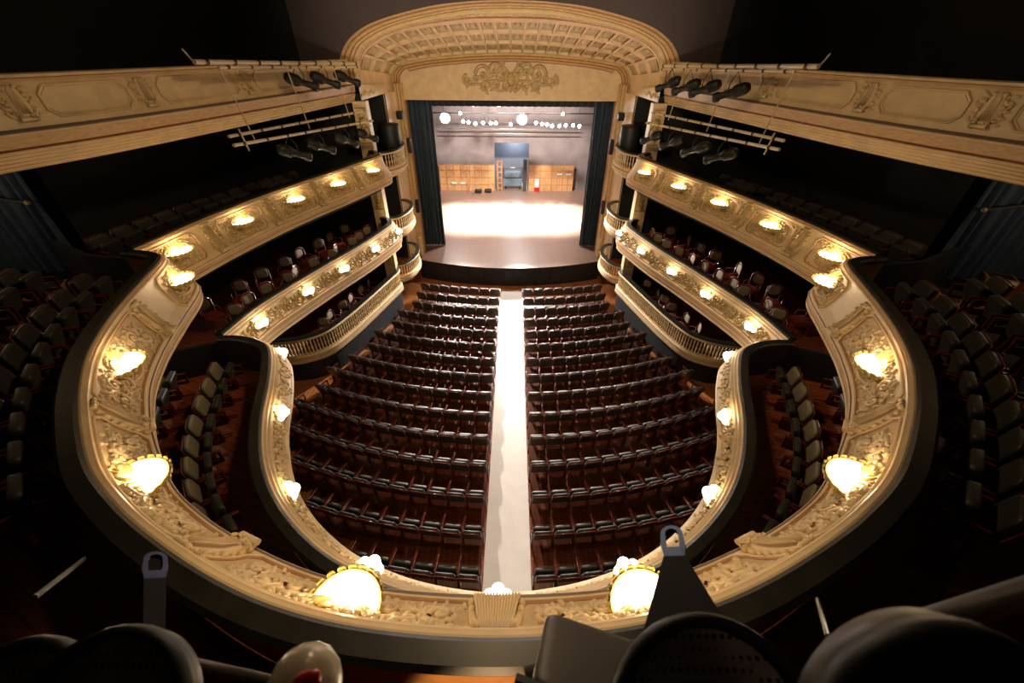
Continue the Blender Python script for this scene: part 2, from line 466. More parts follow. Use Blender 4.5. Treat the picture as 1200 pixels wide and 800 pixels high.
def console_bracket(M, H, wd, deep=0.07, k='plaster'):
    """tapering leaf console with beads along both edges and a volute at each end"""
    mb = MB(k)
    n = 9
    rows = []
    for i in range(n+1):
        t = i/n; b = H/2-H*t; wv = wd*(0.34+0.16*sin(pi*t)+0.06*t); h = deep*(0.35+0.65*t)
        rows.append([M((-wv, b, -0.01)), M((-wv*0.95, b, h*0.55)), M((-wv*0.6, b, h)), M((-wv*0.35, b, h*0.72)), M((0, b, h*1.12)), M((wv*0.35, b, h*0.72)), M((wv*0.6, b, h)), M((wv*0.95, b, h*0.55)), M((wv, b, -0.01))])
    mb.grid(rows)
    for i in range(7):
        t = 0.1+0.8*i/6; b = H/2-H*t; wv = wd*(0.42+0.16*sin(pi*t)); r = wd*(0.075+0.05*(i % 2))
        for sd in (-1, 1): mb.ball((sd*wv, b, deep*0.3), (r, r*1.2, r*1.1), None, 7, 5, M)
    for q in (-1, 0, 1): mb.ball((q*wd*0.26, H/2-0.02, deep*0.3), (wd*0.15, wd*0.13, wd*0.12), None, 8, 5, M)
    mb.tube([(-wd*0.45, -H/2+0.02, deep*0.85), (wd*0.45, -H/2+0.02, deep*0.85)], wd*0.13, None, 8, M)
    for sd in (-1, 1):
        spiral(mb, M, sd*wd*0.33, -H*0.34, wd*0.17, 0, sd, wd*0.05, h=deep)
        for q in range(3):
            mb.tube([(sd*wd*0.06*(q+0.5), H*0.4, deep*(0.5+0.1*q)), (sd*wd*0.09*(q+0.5), 0, deep*0.95), (sd*wd*0.1*(q+0.5), -H*0.3, deep*1.05)], wd*0.03, None, 5, M)
    return mb

# ------------------------------------------------------------------ the galleries: plan curves
T2_SIDE_L = [(-5.45, 16.98), (-5.15, 16.85), (-4.98, 16.45), (-4.98, 16.0), (-5.73, 13.83), (-6.3, 12.36), (-6.79, 10.89), (-7.22, 9.2), (-7.5, 7.5)]
T2_HALF = [(-7.5, 7.42), (-7.05, 7.36), (-6.72, 7.2), (-6.52, 6.8), (-6.31, 6.12), (-5.94, 5.03), (-5.54, 4.19), (-5.07, 3.52), (-4.6, 2.98), (-3.97, 2.37), (-3.38, 1.97), (-2.8, 1.66), (-2.12, 1.36), (-1.5, 1.16), (-0.84, 1.04)]
T1_SIDE_L = [(-5.42, 16.75), (-5.1, 16.6), (-4.88, 16.2), (-4.88, 15.67), (-5.42, 13.8), (-6.09, 12.05), (-6.6, 10.6), (-6.97, 9.4), (-7.12, 8.3), (-7.14, 8.1)]
T1_HALF = [(-7.14, 8.05), (-6.7, 8.05), (-6.19, 7.92), (-5.75, 7.62), (-5.43, 7.1), (-5.08, 6.29), (-4.72, 5.31), (-4.2, 4.32), (-3.54, 3.52), (-2.67, 2.85), (-1.8, 2.44), (-0.94, 2.2)]
def mirror(pts): return [(-x, y) for x, y in reversed(pts)]
def whole(half, mid): return half+[mid]+mirror(half)
def sf2(p): return 1.0+0.75*exp(-(p.x/3.0)**2) if p.y < 5 else 1.0
def sf1(p): return 1.0+0.45*exp(-(p.x/3.0)**2) if p.y < 5 else 1.0

K = 'plaster'
T2_RAIL = [(-0.2, 7.40, 'rail_black'), (-0.21, 7.45, 'rail_black'), (-0.17, 7.485, 'rail_black'), (-0.03, 7.48, 'rail_black'), (0.0, 7.455, 'rail_black'), (0.0, 7.38, 'rail_black'), (-0.1, 7.36, 'rail_black')]
T2_TOP = [(-0.03, 7.44, K), (0.02, 7.44, K), (0.045, 7.425, 'terracotta'), (0.035, 7.405, K), (0.06, 7.395, K), (0.07, 7.375, K), (0.055, 7.36, K)]
T2_FACE = [(0.055, 7.36), (0.08, 7.25), (0.115, 7.12), (0.165, 6.97), (0.235, 6.82), (0.325, 6.68)]
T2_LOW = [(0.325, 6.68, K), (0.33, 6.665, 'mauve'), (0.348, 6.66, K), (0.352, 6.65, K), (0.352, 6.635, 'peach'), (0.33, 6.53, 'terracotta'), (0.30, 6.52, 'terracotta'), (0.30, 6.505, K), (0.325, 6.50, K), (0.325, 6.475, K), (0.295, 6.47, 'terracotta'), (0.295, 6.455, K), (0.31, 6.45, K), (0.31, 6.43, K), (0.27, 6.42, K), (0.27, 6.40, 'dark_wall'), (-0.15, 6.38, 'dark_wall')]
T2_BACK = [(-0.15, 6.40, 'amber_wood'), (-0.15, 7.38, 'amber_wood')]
T1_RAIL = [(s, z-2.55, k) for s, z, k in T2_RAIL]
T1_TOP = [(-0.03, 4.89, K), (0.02, 4.89, K), (0.04, 4.87, 'terracotta'), (0.04, 4.85, K), (0.075, 4.83, K), (0.085, 4.80, 'terracotta'), (0.085, 4.78, K), (0.12, 4.76, K), (0.125, 4.735, K)]
T1_FACE = [(0.12, 4.73), (0.135, 4.62), (0.16, 4.50), (0.20, 4.39), (0.25, 4.30)]
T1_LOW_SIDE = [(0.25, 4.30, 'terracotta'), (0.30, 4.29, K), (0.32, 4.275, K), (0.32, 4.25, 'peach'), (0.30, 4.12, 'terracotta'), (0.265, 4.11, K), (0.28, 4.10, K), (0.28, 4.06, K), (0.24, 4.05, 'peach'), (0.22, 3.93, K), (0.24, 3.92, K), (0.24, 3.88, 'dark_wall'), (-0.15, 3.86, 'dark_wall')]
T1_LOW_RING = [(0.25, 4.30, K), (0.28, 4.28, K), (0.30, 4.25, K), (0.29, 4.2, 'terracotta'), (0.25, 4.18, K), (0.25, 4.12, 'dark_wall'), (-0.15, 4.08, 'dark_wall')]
T1_BACK = [(-0.15, 3.88, 'blue_black'), (-0.15, 4.83, 'blue_black')]

# ------------------------------------------------------------------ gallery lamps
def lamp_glass_t2(r):
    mb = MB('lamp_glow'); rows = []
    for i in range(6):
        q = i/5; row = []
        for j in range(13):
            a = pi*j/12; row.append((r*q*cos(a), r*q*sin(a), 0.02+0.035*(1-q*q)))
        rows.append(row)
    mb.grid(rows); return mb
def lamp_bowl(r, d):
    mb = MB('gilt'); rows = []
    for i in range(8):
        q = i/7; rr = (r+0.02)*cos(q*pi/2*0.92); rows.append([(rr*cos(pi*j/16), rr*sin(pi*j/16), 0.015-d*sin(q*pi/2)) for j in range(17)])
    mb.grid(rows)
    mb.ball((0, 0.03, -d-0.02), (0.035, 0.035, 0.05)); return mb
def lamp_petal(r, a, s, d):
    mb = MB('gold_petal'); R = Matrix.Rotation(a-pi/2, 4, 'Z'); rows = []
    for i in range(5):
        t = i/4; wv = s*(0.55+0.45*t)*(1 if t < 0.9 else 0.7); out = r+0.01+0.05*t*(s/0.06); z = -d*0.55+(d*0.55+0.035)*t
        rows.append([tuple(R @ Vector((wv*c, out+0.016*(1-c*c), z))) for c in (-1, -0.5, 0, 0.5, 1)])
    rows.append([tuple(R @ Vector((s*0.5*c, r+0.06*(s/0.06), 0.045))) for c in (-1, -0.5, 0, 0.5, 1)])
    mb.grid(rows); return mb
def lamp_back(r, H):
    """gilded acanthus spray on the wall above the bowl"""
    mb = MB('gold_petal'); M = lambda q: (q[0], q[2]*1.0+0.012-0.42*q[1], q[1])
    for i in range(9):
        a = pi*(0.08+0.84*i/8); leaf(mb, M, 0.35*r*cos(a), 0.03, a, H*(0.75+0.25*sin(a)), 0.035, None, h=0.004, curl=0.25*(4-i)/4)
    for sd in (-1, 1):
        spiral(mb, M, sd*r*0.95, 0.10, 0.065, 0, sd, 0.012)
        spiral(mb, M, sd*r*0.5, H*0.75, 0.05, 0, -sd, 0.011)
    return mb
def make_lamp_t2():
    r = 0.285
    t = thing('wall_lamp', 'x', 'lamp', (0, 0, 0), 0, 'gilded bowl lamps on the upper gallery front')
    bw = lamp_bowl(r, 0.15).build('bowl', t)
    lamp_glass_t2(r).build('glowing_diffuser', t)
    for i in range(11): lamp_petal(r, pi*(i+0.5)/11, 0.042, 0.10).build('petal', bw)
    lamp_back(r, 0.24).build('back_leaf', t)
    return t
def make_lamp_t1():
    r = 0.17
    t = thing('shell_lamp', 'x', 'lamp', (0, 0, 0), 0, 'small shell lamps on the lower gallery front')
    lamp_bowl(r, 0.12).build('bowl', t)
    for k, (x, y, rr) in enumerate(((0, 0.13, 0.095), (-0.12, 0.06, 0.085), (0.12, 0.06, 0.085))):
        g = MB('lamp_glow'); g.ball((x, y, 0.05), (rr, rr*0.9, 0.085), None, 12, 8); g.build('glass_shell', t)
    lamp_back(r, 0.17).build('back_leaf', t)
    return t
LAMPS = {}
def place_lamp(kind, path, prof, u, z, label, watts):
    f = Face(path, prof, u)
    # find b so that the face is at height z
    b = min([x/100 for x in range(-40, 41)], key=lambda q: abs(f((0, q, 0))[2]-z))
    p = f((0, b, 0.0)); _, n = path.at(u); rz = atan2(n.y, n.x)-pi/2
    if kind not in LAMPS:
        t = make_lamp_t2() if kind == 2 else make_lamp_t1(); LAMPS[kind] = t
        t.location = p; t.rotation_euler = (0, 0, rz); t['label'] = label
    else: t = dup(LAMPS[kind], p, rz, label)
    q = Vector(p)+Vector((n.x, n.y, 0))*(0.17 if kind == 2 else 0.13)+Vector((0, 0, 0.13 if kind == 2 else 0.22))
    light('gallery_lamp_light', 'POINT', q, watts, WARM, 0.05)

# ------------------------------------------------------------------ build one gallery front
def parapet(name, label, path, rail, top, face, low, back, floor_z):
    t = thing(name, label, 'balcony front')
    m = MB('rail_black'); path.sweep(m, rail, closed=True, smooth=False); m.build('handrail', t, 'dark glossy handrail cap')
    fm = [(s, z, ('shaded_plaster' if face is T1_FACE and 0 < i_ < len(face)-1 else K)) for i_, (s, z) in enumerate(face)]
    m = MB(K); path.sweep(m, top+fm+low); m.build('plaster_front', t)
    m = MB(back[0][2]); path.sweep(m, back); m.build('inner_lining', t)
    return t
p2r = Path(whole(T2_HALF, (0.0, 0.99)), 0.12, sf2)
p2l = Path(T2_SIDE_L, 0.12); p2rr = Path(mirror(T2_SIDE_L), 0.12)
p1r = Path(whole(T1_HALF, (0.0, 2.10)), 0.12, sf1)
p1l = Path(T1_SIDE_L, 0.12); p1rr = Path(mirror(T1_SIDE_L), 0.12)

SIDE2 = [(-5.6, 13.61), (-6.22, 11.88), (-6.77, 10.04), (-7.16, 8.21)]
RING2 = [(-6.45, 6.95), (-5.45, 4.42), (-3.78, 2.5), (-1.22, 1.25)]
SIDE1 = [(-5.09, 14.27), (-5.72, 12.61), (-6.31, 10.93), (-6.85, 9.14)]
RING1 = [(-5.75, 7.7), (-4.7, 5.83), (-3.65, 3.98), (-1.95, 2.6)]

# upper gallery, curved centre
t2 = parapet('balcony_front', 'curved cream carved upper gallery front nearest the viewer, black cap', p2r, T2_RAIL, T2_TOP, T2_FACE, T2_LOW, T2_BACK, 6.4)
um = p2r.near((0, 0.99)); lu = [p2r.near(q) for q in RING2]
br = [um]+[(lu[3-i]+lu[2-i])/2 for i in range(3)]
seed = 10
for sd in (-1, 1):
    L = [um+(-sd)*(um-u)*-1 if False else (u if sd < 0 else 2*um-u) for u in lu]      # lamp positions, outer first
    B = [(u if sd < 0 else 2*um-u) for u in br]                                       # bracket positions, middle first
    for i in range(4):
        lo = B[3-i-0] if i > 0 else None
        inner = B[3-i] if 3-i < len(B) else B[-1]
        outer = B[4-i] if 4-i < len(B) else (L[0]-(inner-L[0])*0.55 if sd < 0 else L[0]+(L[0]-inner)*0.55)
        a, b = min(inner, outer), max(inner, outer)
        mid = (a+b)/2; W = (b-a)-0.32; f = Face(p2r, T2_FACE, mid); H = f.H-0.05
        if i == 0: mid = L[0]; W = 1.1; f = Face(p2r, T2_FACE, mid)
        seed += 1
        panel_frame(f, W, H, 0.09, 0.03).build('panel_frame', t2)
        panel_shade_field(f, W-0.1, H-0.1, 0.08, 'shade_ground').build('panel_shade_skin', t2)
        scroll_panel(f, W-0.14, H-0.14, 40+i, 0.10, ('plaster',), dens=1.25).build('scroll_relief', t2)
        place_lamp(2, p2r, T2_FACE, L[i], 7.05 if i < 2 else 7.0, f'{["fourth", "third", "second", "nearest"][i]} glowing gilded bowl lamp {SN[sd]} of centre on the curved upper gallery', P_T2)
    for u in B[1:]:
        f = Face(p2r, T2_FACE, u); console_bracket(f, f.H*0.98, 0.27, 0.10).build('console_bracket', t2)
f = Face(p2r, T2_FACE, um)
mb = MB(K)
for i in range(15):
    x = -1+2*i/14; mb.tube([(x*0.10, f.H*0.46, 0.02), (x*0.15, 0.05, 0.06), (x*0.21, -f.H*0.36, 0.09), (x*0.22, -f.H*0.46, 0.06)], [0.008, 0.013, 0.016, 0.01], None, 6, f)
for sd in (-1, 1):
    for q in range(6): mb.ball((sd*(0.15+0.018*q), f.H*0.42-q*f.H*0.15, 0.04), (0.035, 0.04, 0.04), None, 8, 5, f)
    spiral(mb, f, sd*0.15, -f.H*0.38, 0.06, 0, sd, 0.02, h=0.03)
mb.build('shell_console', t2, 'fanned shell console at the middle of the front')

def side_front(path, label, lamps, sd, face, tier, t):
    Ls = [path.near((-sd*x if sd > 0 else x, y) if False else ((x if sd < 0 else -x), y)) for x, y in lamps]
    return Ls
for sd in (-1, 1):
    pa = p2l if sd < 0 else p2rr
    t = parapet('balcony_front', f'straight cream upper gallery front with bowl lamps, {SN[sd]} side, below the light bars', pa, T2_RAIL, T2_TOP, T2_FACE, T2_LOW, T2_BACK, 6.4)
    Ls = [pa.near((x*-sd, y)) for x, y in SIDE2]
    d = (Ls[3]-Ls[0])/3
    Ls = [Ls[0]-d]+Ls
    for i, u in enumerate(Ls):
        f = Face(pa, T2_FACE, u)
        W = 1.15 if i == 0 else 1.42
        if i == 4: W = 1.2
        panel_frame(f, W, f.H-0.08, 0.09, 0.028).build('panel_frame', t)
        scroll_panel(f, W-0.16, f.H-0.2, 70, 0.12, ('gilt_old',), dens=1.2).build('scroll_relief', t)
        place_lamp(2, pa, T2_FACE, u, 7.08, f'{ORD[i+1]} bowl lamp from the stage on the {SN[sd]} straight upper gallery front', P_T2)
        if i < 4:
            f = Face(pa, T2_FACE, u+d/2); console_bracket(f, f.H*0.98, 0.3, 0.085, 'gilt_old').build('console_bracket', t)

def frieze(path, u0, u1, face, seed):
    """running ornament: S-scrolls with leaves"""
    mb = MB('gilt_old' if path is not p1r else 'plaster'); f = Face(path, face, 0); H = f.H; rnd = random.Random(seed)
    n = max(2, int((u1-u0)/(H*0.62)))
    for i in range(n):
        u = u0+(u1-u0)*(i+0.5)/n; sg = 1 if i % 2 else -1
        spiral(mb, f, u, sg*H*0.10, H*0.27, -sg*pi/2, sg, H*0.075, n=12)
        for q in range(7):
            an = rnd.uniform(0, 2*pi); leaf(mb, f, u+H*0.28*cos(an), sg*H*0.1+H*0.28*sin(an), an+0.8, H*0.24, H*0.07, None, curl=rnd.uniform(-1, 1))
        u += (u1-u0)*0.5/n
        leaf(mb, f, u, -H*0.36, pi/2, H*0.32, H*0.09); leaf(mb, f, u, H*0.36, -pi/2, H*0.32, H*0.09)
        mb.ball((u, 0, H*0.04), (H*0.07, H*0.07, H*0.06), None, 6, 4, f)
    return mb
# lower gallery
t1 = parapet('balcony_front', 'curved cream lower gallery front seen below the big one, grey black cap', p1r, T1_RAIL, T1_TOP, T1_FACE, T1_LOW_RING, T1_BACK, 3.9)
um = p1r.near((0, 2.1)); lu = [p1r.near(q) for q in RING1]
allu = sorted(lu+[um]+[2*um-u for u in lu])
lim = [allu[0]-0.75]+[(allu[i]+allu[i+1])/2 for i in range(8)]+[allu[-1]+0.75]
for i in range(9): frieze(p1r, lim[i], lim[i+1], T1_FACE, i).build('leaf_frieze', t1)
nm = ['outermost', 'second from the end', 'third from the end', 'fourth from the end']
for i, u in enumerate(allu):
    lab = 'shell lamp at the very middle of the curved lower gallery, over the aisle' if i == 4 else f'glowing shell lamp, {nm[i] if i < 4 else nm[8-i]}, {"left" if i < 4 else "right"} part of the curved lower gallery'
    place_lamp(1, p1r, T1_FACE, u, 4.5, lab, P_T1)
for sd in (-1, 1):
    pa = p1l if sd < 0 else p1rr
    t = parapet('balcony_front', f'straight cream lower gallery front with leaf frieze, {SN[sd]} side, above the balustrade', pa, T1_RAIL, T1_TOP, T1_FACE, T1_LOW_SIDE, T1_BACK, 3.9)
    Ls = [pa.near((x*-sd, y)) for x, y in SIDE1]
    d = (Ls[3]-Ls[0])/3; Ls = [Ls[0]-d*0.98]+Ls
    for i, u in enumerate(Ls):
        a = max(0.3, min(u-d/2, u+d/2)); b = min(pa.L-0.05, max(u-d/2, u+d/2))
        frieze(pa, a, b, T1_FACE, 20+i).build('leaf_frieze', t)
        place_lamp(1, pa, T1_FACE, u, 4.5, f'{ORD[i+1]} shell lamp from the stage on the {SN[sd]} straight lower gallery front', P_T1)

# ------------------------------------------------------------------ top gallery fronts
T3 = [(-5.75, 17.25), (-5.9, 16.9), (-6.3, 14.5), (-6.75, 12.07), (-7.2, 9.73), (-7.6, 8.06), (-7.97, 6.96), (-8.35, 5.6), (-8.6, 4.2)]
T3_TOP = [(-0.4, 10.2, 'mauve'), (-0.38, 10.37, 'mauve'), (-0.16, 10.38, K), (-0.09, 10.36, K), (-0.085, 10.32, 'terracotta'), (-0.12, 10.30, K), (-0.10, 10.27, K), (-0.13, 10.25, K)]
T3_FACE = [(-0.13, 10.25), (-0.11, 10.1), (-0.09, 9.95), (-0.065, 9.82), (-0.03, 9.70)]
T3_LOW = [(-0.03, 9.70, K), (-0.01, 9.64, K), (0.0, 9.64, 'mauve'), (0.09, 9.60, K), (0.11, 9.585, K), (0.11, 9.57, 'peach'), (0.09, 9.39, 'terracotta'), (0.01, 9.38, 'terracotta'), (0.01, 9.345, K)]
s_, z_ = 0.05, 9.34
for q in range(5):
    T3_LOW += [(s_, z_, K), (s_+0.005, z_-0.03, K), (s_-0.02, z_-0.045, 'terracotta'), (s_-0.03, z_-0.055, K)]
    s_ -= 0.04; z_ -= 0.06
T3_LOW += [(s_, z_, 'dark_wall'), (-0.6, z_-0.03, 'dark_wall')]
T3P = {}
for sd in (-1, 1):
    pa = Path(T3 if sd < 0 else mirror(T3), 0.15); T3P[sd] = pa
    t = thing('balcony_front', f'plain panelled top gallery front along the upper {SN[sd]} edge, under the dark ceiling', 'balcony front')
    m = MB(K); pa.sweep(m, T3_TOP+[(s, z, K) for s, z in T3_FACE]+T3_LOW); m.build('plaster_front', t)
    O = [pa.near((x*-sd, y)) for x, y in ((-6.25, 15.4), (-6.81, 12.3), (-7.34, 9.5), (-7.89, 7.4))]
    sg = 1 if O[1] > O[0] else -1
    O = O+[O[3]+sg*2.1]
    for i, u in enumerate(O):
        f = Face(pa, T3_FACE, u)
        mb = console_bracket(f, f.H*0.9, 0.26, 0.05)
        for q in (-1, 1):
            spiral(mb, f, q*0.17, 0.1, 0.08, 0, q, 0.02); spiral(mb, f, q*0.15, -0.1, 0.07, 0, -q, 0.018)
            for w_ in range(5): leaf(mb, f, q*0.12, 0.2-0.1*w_, (0.3 if q > 0 else pi-0.3), 0.14, 0.03)
        mb.build('leaf_ornament', t)
        if i < 4:
            c = (u+O[i+1])/2; W = abs(O[i+1]-u)-0.62; f = Face(pa, T3_FACE, c)
            panel_frame(f, W, f.H-0.06, 0.13, 0.035, 'plaster').build('panel_frame', t)

# ------------------------------------------------------------------ floors, walls, ceiling
def fz(y): return 0.05*(17.875-y)
m = MB('stalls_floor'); m.grid([[(x, y, fz(y)) for y in (-3, 22.5)] for x in (-12.5, 12.5)], smooth=False)
structure('floor', m, 'red brown plank floor of the stalls')
X0 = 0.1
m = MB('runner'); m.box((X0-0.565, -3, 0), (X0+0.565, 19.4, 0.012))
for i, v in enumerate(m.v): m.v[i] = (v[0], v[1], v[2]+fz(v[1])+0.003)
tag(m.build('aisle_runner'), 'long pale runner laid down the centre aisle to the stage', 'carpet')
def slab(name, path, u0, u1, outer, z0, z1, mt, label=None, s=-0.16):
    pts = []
    us = [u0]+[u for u in path.u if u0 < u < u1]+[u1]
    for u in us:
        p, n = path.at(u); pts.append((p.x+n.x*s, p.y+n.y*s))
    pts += outer
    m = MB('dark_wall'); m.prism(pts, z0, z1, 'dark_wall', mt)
    return structure(name, m, label)
slab('floor', p2r, 0, p2r.L, [(12.9, 8.6), (12.9, -3.8), (-12.9, -3.8), (-12.9, 8.6)], 6.15, 6.4, 'gallery_floor')
slab('floor', p1r, 0, p1r.L, [(10.2, 8.6), (12.9, 8.6), (12.9, -3.8), (-12.9, -3.8), (-12.9, 8.6), (-10.2, 8.6)], 3.65, 3.9, 'gallery_floor')
for sd in (-1, 1):
    for pa, z, o in ((p2l if sd < 0 else p2rr, 6.4, 10.0), (p1l if sd < 0 else p1rr, 3.9, 10.0)):
        out = [(-o, 7.3), (-o, 17.4)] if sd < 0 else [(o, 17.4), (o, 7.3)]
        slab('floor', pa, 0, pa.L, out, z-0.25, z, 'dark_wall' if z > 6 else 'gallery_floor')
    pa = T3P[sd]; out = [(-12.9, -3.8), (-12.9, 17.4)] if sd < 0 else [(12.9, 17.4), (12.9, -3.8)]
    slab('floor', pa, 0, pa.L, out, 9.06, 9.3, 'dark_wall', s=-0.3)
    m = MB('dark_wall')
    xs = [(-10.0, 17.4), (-10.0, 8.9), (-12.9, 8.9), (-12.9, -3.8)]
    m.grid([[(-x*-sd if False else x*-sd, y, z) for z in (-0.2, 13.6)] for x, y in xs], smooth=False)
    structure(f'wall_{SN[sd]}', m)
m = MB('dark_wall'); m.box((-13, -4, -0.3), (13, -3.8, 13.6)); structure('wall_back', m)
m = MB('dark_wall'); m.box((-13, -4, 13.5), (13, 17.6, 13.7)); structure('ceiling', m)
# riser under the second seat row of the lower gallery, low partition between curve and sides
for sd in (-1, 1):
    m = MB('blue_black')
    pts = [(-7.12, 8.1), (-8.7, 7.35), (-10.2, 6.9), (-10.2, 6.8), (-8.75, 7.25), (-7.1, 8.0)]
    m.prism([(x*-sd, y) for x, y in pts], 3.9, 4.75)
    structure('wall_partition', m)
    m = MB('blue_black')
    pts = [(-7.45, 7.4), (-8.6, 7.6), (-9.9, 8.3), (-9.95, 8.2), (-8.65, 7.5), (-7.4, 7.3)]
    m.prism([(x*-sd, y) for x, y in pts], 6.4, 7.3)
    structure('wall_partition', m)
# ground tier: terrace with dark plinth
GB = [(-8.6, 11.35), (-8.2, 11.3), (-7.5, 11.45), (-6.77, 11.95), (-6.3, 13.0), (-5.9, 14.31), (-5.5, 15.8), (-5.2, 17.0), (-5.35, 17.3)]
for sd in (-1, 1):
    pts = GB[::-1] if sd < 0 else [(-x, y) for x, y in GB]
    pa = Path(pts, 0.15)
    lb = f'curved cream balustrade on a dark plinth beside the {SN[sd]} end of the stalls'
    t = thing('balustrade', lb, 'balustrade')
    m = MB('blue_black'); pa.sweep(m, [(-0.12, -0.2, 'blue_black'), (-0.06, 1.22, 'blue_black'), (-0.3, 1.22, 'blue_black')]); m.build('plinth', t, 'dark blue grey plinth wall')
    m = MB(K); pa.sweep(m, [(-0.3, 1.2, K), (0.02, 1.2, K), (0.05, 1.25, K), (0.05, 1.36, 'terracotta'), (0.03, 1.38, K), (0.04, 1.5, K), (0.0, 1.53, K), (0.0, 1.56, K), (-0.14, 1.56, K), (-0.14, 1.2, K)]); m.build('base_band', t)
    m = MB(K); pa.sweep(m, [(-0.14, 2.16, K), (0.02, 2.16, K), (0.03, 2.2, K), (0.0, 2.25, K), (-0.14, 2.25, K)], closed=True); m.build('top_rail', t)
    m = MB('rail_black'); pa.sweep(m, [(-0.2, 2.25, K), (0.0, 2.25, K), (0.0, 2.3, K), (-0.2, 2.3, K)], closed=True)
    m.mats = ['rail_black']; m.m = [0]*len(m.m); m.build('handrail', t, 'dark handrail')
    bal = None; n = int(pa.L/0.125)
    for i in range(min(n, 98)):
        p, nn = pa.at((i+0.5)*pa.L/n)
        q = (p.x-nn.x*0.07, p.y-nn.y*0.07, 1.55)
        if bal is None:
            m = MB(K); m.lathe([(0.036, 0.0), (0.036, 0.05), (0.02, 0.08), (0.036, 0.2), (0.038, 0.27), (0.018, 0.33), (0.036, 0.42), (0.03, 0.5), (0.018, 0.55), (0.036, 0.58), (0.036, 0.62)], n=8)
            bal = m.build('baluster', t); bal.location = q; BAL = bal.data
        else:
            o = bal.copy(); C.objects.link(o); o.location = q
    out = [(-10, 11.3), (-10, 17.4)] if sd < 0 else [(10, 17.4), (10, 11.3)]
    slab('floor', pa, 0, pa.L, out, 1.0, 1.25, 'gallery_floor', s=-0.25)

# ------------------------------------------------------------------ proscenium: cove, header, boxes
def rs(pts, n):
    P = [Vector(p) for p in smooth_path(pts, 0.1)]
    L = [0]
    for i in range(len(P)-1): L.append(L[-1]+(P[i+1]-P[i]).length)
    out = []
    for k in range(n+1):
        u = L[-1]*k/n; i = 0
        while i < len(P)-2 and L[i+1] < u: i += 1
        t = (u-L[i])/(L[i+1]-L[i]); out.append(P[i]*(1-t)+P[i+1]*t)
    return out
def arch(half, apex, n):
    h = rs(half+[(0, apex)], n); return h[:-1]+[Vector((-p.x, p.y)) for p in reversed(h)]
A_OUT = [(-6.12, 9.6), (-6.10, 10.1), (-5.97, 10.5), (-5.5, 11.0), (-4.57, 11.43), (-2.78, 11.82), (-1.3, 11.97)]
A_FRI = [(-5.66, 9.6), (-5.64, 10.1), (-5.5, 10.48), (-5.08, 10.88), (-3.83, 11.34), (-1.7, 11.7), (-0.8, 11.76)]
A_COF = [(-5.68, 9.55), (-5.66, 10.1), (-5.5, 10.42), (-5.1, 10.76), (-4.25, 11.12), (-3.01, 11.36), (-1.4, 11.5)]
A_INN = [(-5.42, 9.3), (-5.42, 9.7), (-5.28, 9.95), (-4.95, 10.12), (-3.8, 10.31), (-2.25, 10.44), (-1.1, 10.5)]
NA = 60
ao, af, ac, ai = arch(A_OUT, 12.01, NA), arch(A_FRI, 11.78, NA), arch(A_COF, 11.52, NA), arch(A_INN, 10.52, NA)
tp = thing('proscenium_arch', 'wide cream and gold arch with coffered vault framing the stage', 'proscenium arch')
def lerp(a, b, t): return a*(1-t)+b*t
m = MB('terracotta')
steps = [(0.0, 0.0, 'peach'), (0.18, 0.0, 'gilt'), (0.22, 0.05, 'terracotta'), (0.34, 0.03, 'gilt'), (0.40, 0.12, 'peach'), (0.55, 0.12, 'terracotta'), (0.62, 0.22, 'gilt'), (0.78, 0.24, 'terracotta'), (0.84, 0.34, 'gilt'), (1.0, 0.36, 'gilt')]
rows = [[(lerp(a.x, b.x, t), 17.25+dy, lerp(a.y, b.y, t)) for t, dy, k in steps] for a, b in zip(ao, af)]
m.grid(rows, [k for _, _, k in steps], smooth=False)
m.build('outer_moulding', tp, 'stepped golden outer moulding')
m = MB(K)
rows = [[(b.x, 17.61, b.y), (lerp(b.x, c.x, 0.3), 17.66, lerp(b.y, c.y, 0.3)), (lerp(b.x, c.x, 0.6), 17.98, lerp(b.y, c.y, 0.6)), (lerp(b.x, c.x, 0.8), 18.02, lerp(b.y, c.y, 0.8)), (c.x, 18.1, c.y)] for b, c in zip(af, ac)]
m.grid(rows, [K, 'gilt', 'terracotta', K], smooth=False)
m.build('frieze_band', tp)
class Loft:
    """maps (a 0..N along arch, b 0..1 front to back, h below the surface)"""
    def __init__(s, A, B, y0, y1): s.A, s.B, s.y0, s.y1 = A, B, y0, y1; s.n = len(A)-1
    def __call__(s, q):
        a, b, h = q; a = min(max(a, 0), s.n-1e-6); i = int(a); t = a-i
        p = s.A[i]*(1-t)+s.A[i+1]*t; r = s.B[i]*(1-t)+s.B[i+1]*t
        d = (s.A[min(i+1, s.n)]-s.A[i]).normalized(); nn = Vector((d.y, -d.x))
        c = p*(1-b)+r*b+nn*h
        return (c.x, s.y0+(s.y1-s.y0)*b, c.y)
# letters-like relief of the frieze: running leaf work
fl = Loft([a*0.7+b*0.3 for a, b in zip(af, ac)], [a*0.4+b*0.6 for a, b in zip(af, ac)], 17.66, 17.98)
m = MB(K); rnd = random.Random(5)
for i in range(170):
    a = (i+0.5)*2*NA/170
    for q in range(2): m.ball((a+rnd.uniform(-0.2, 0.2), rnd.uniform(0.2, 0.8), 0.01), (0.16, 0.13, 0.03), None, 6, 4, fl)
m.build('leaf_frieze', tp)
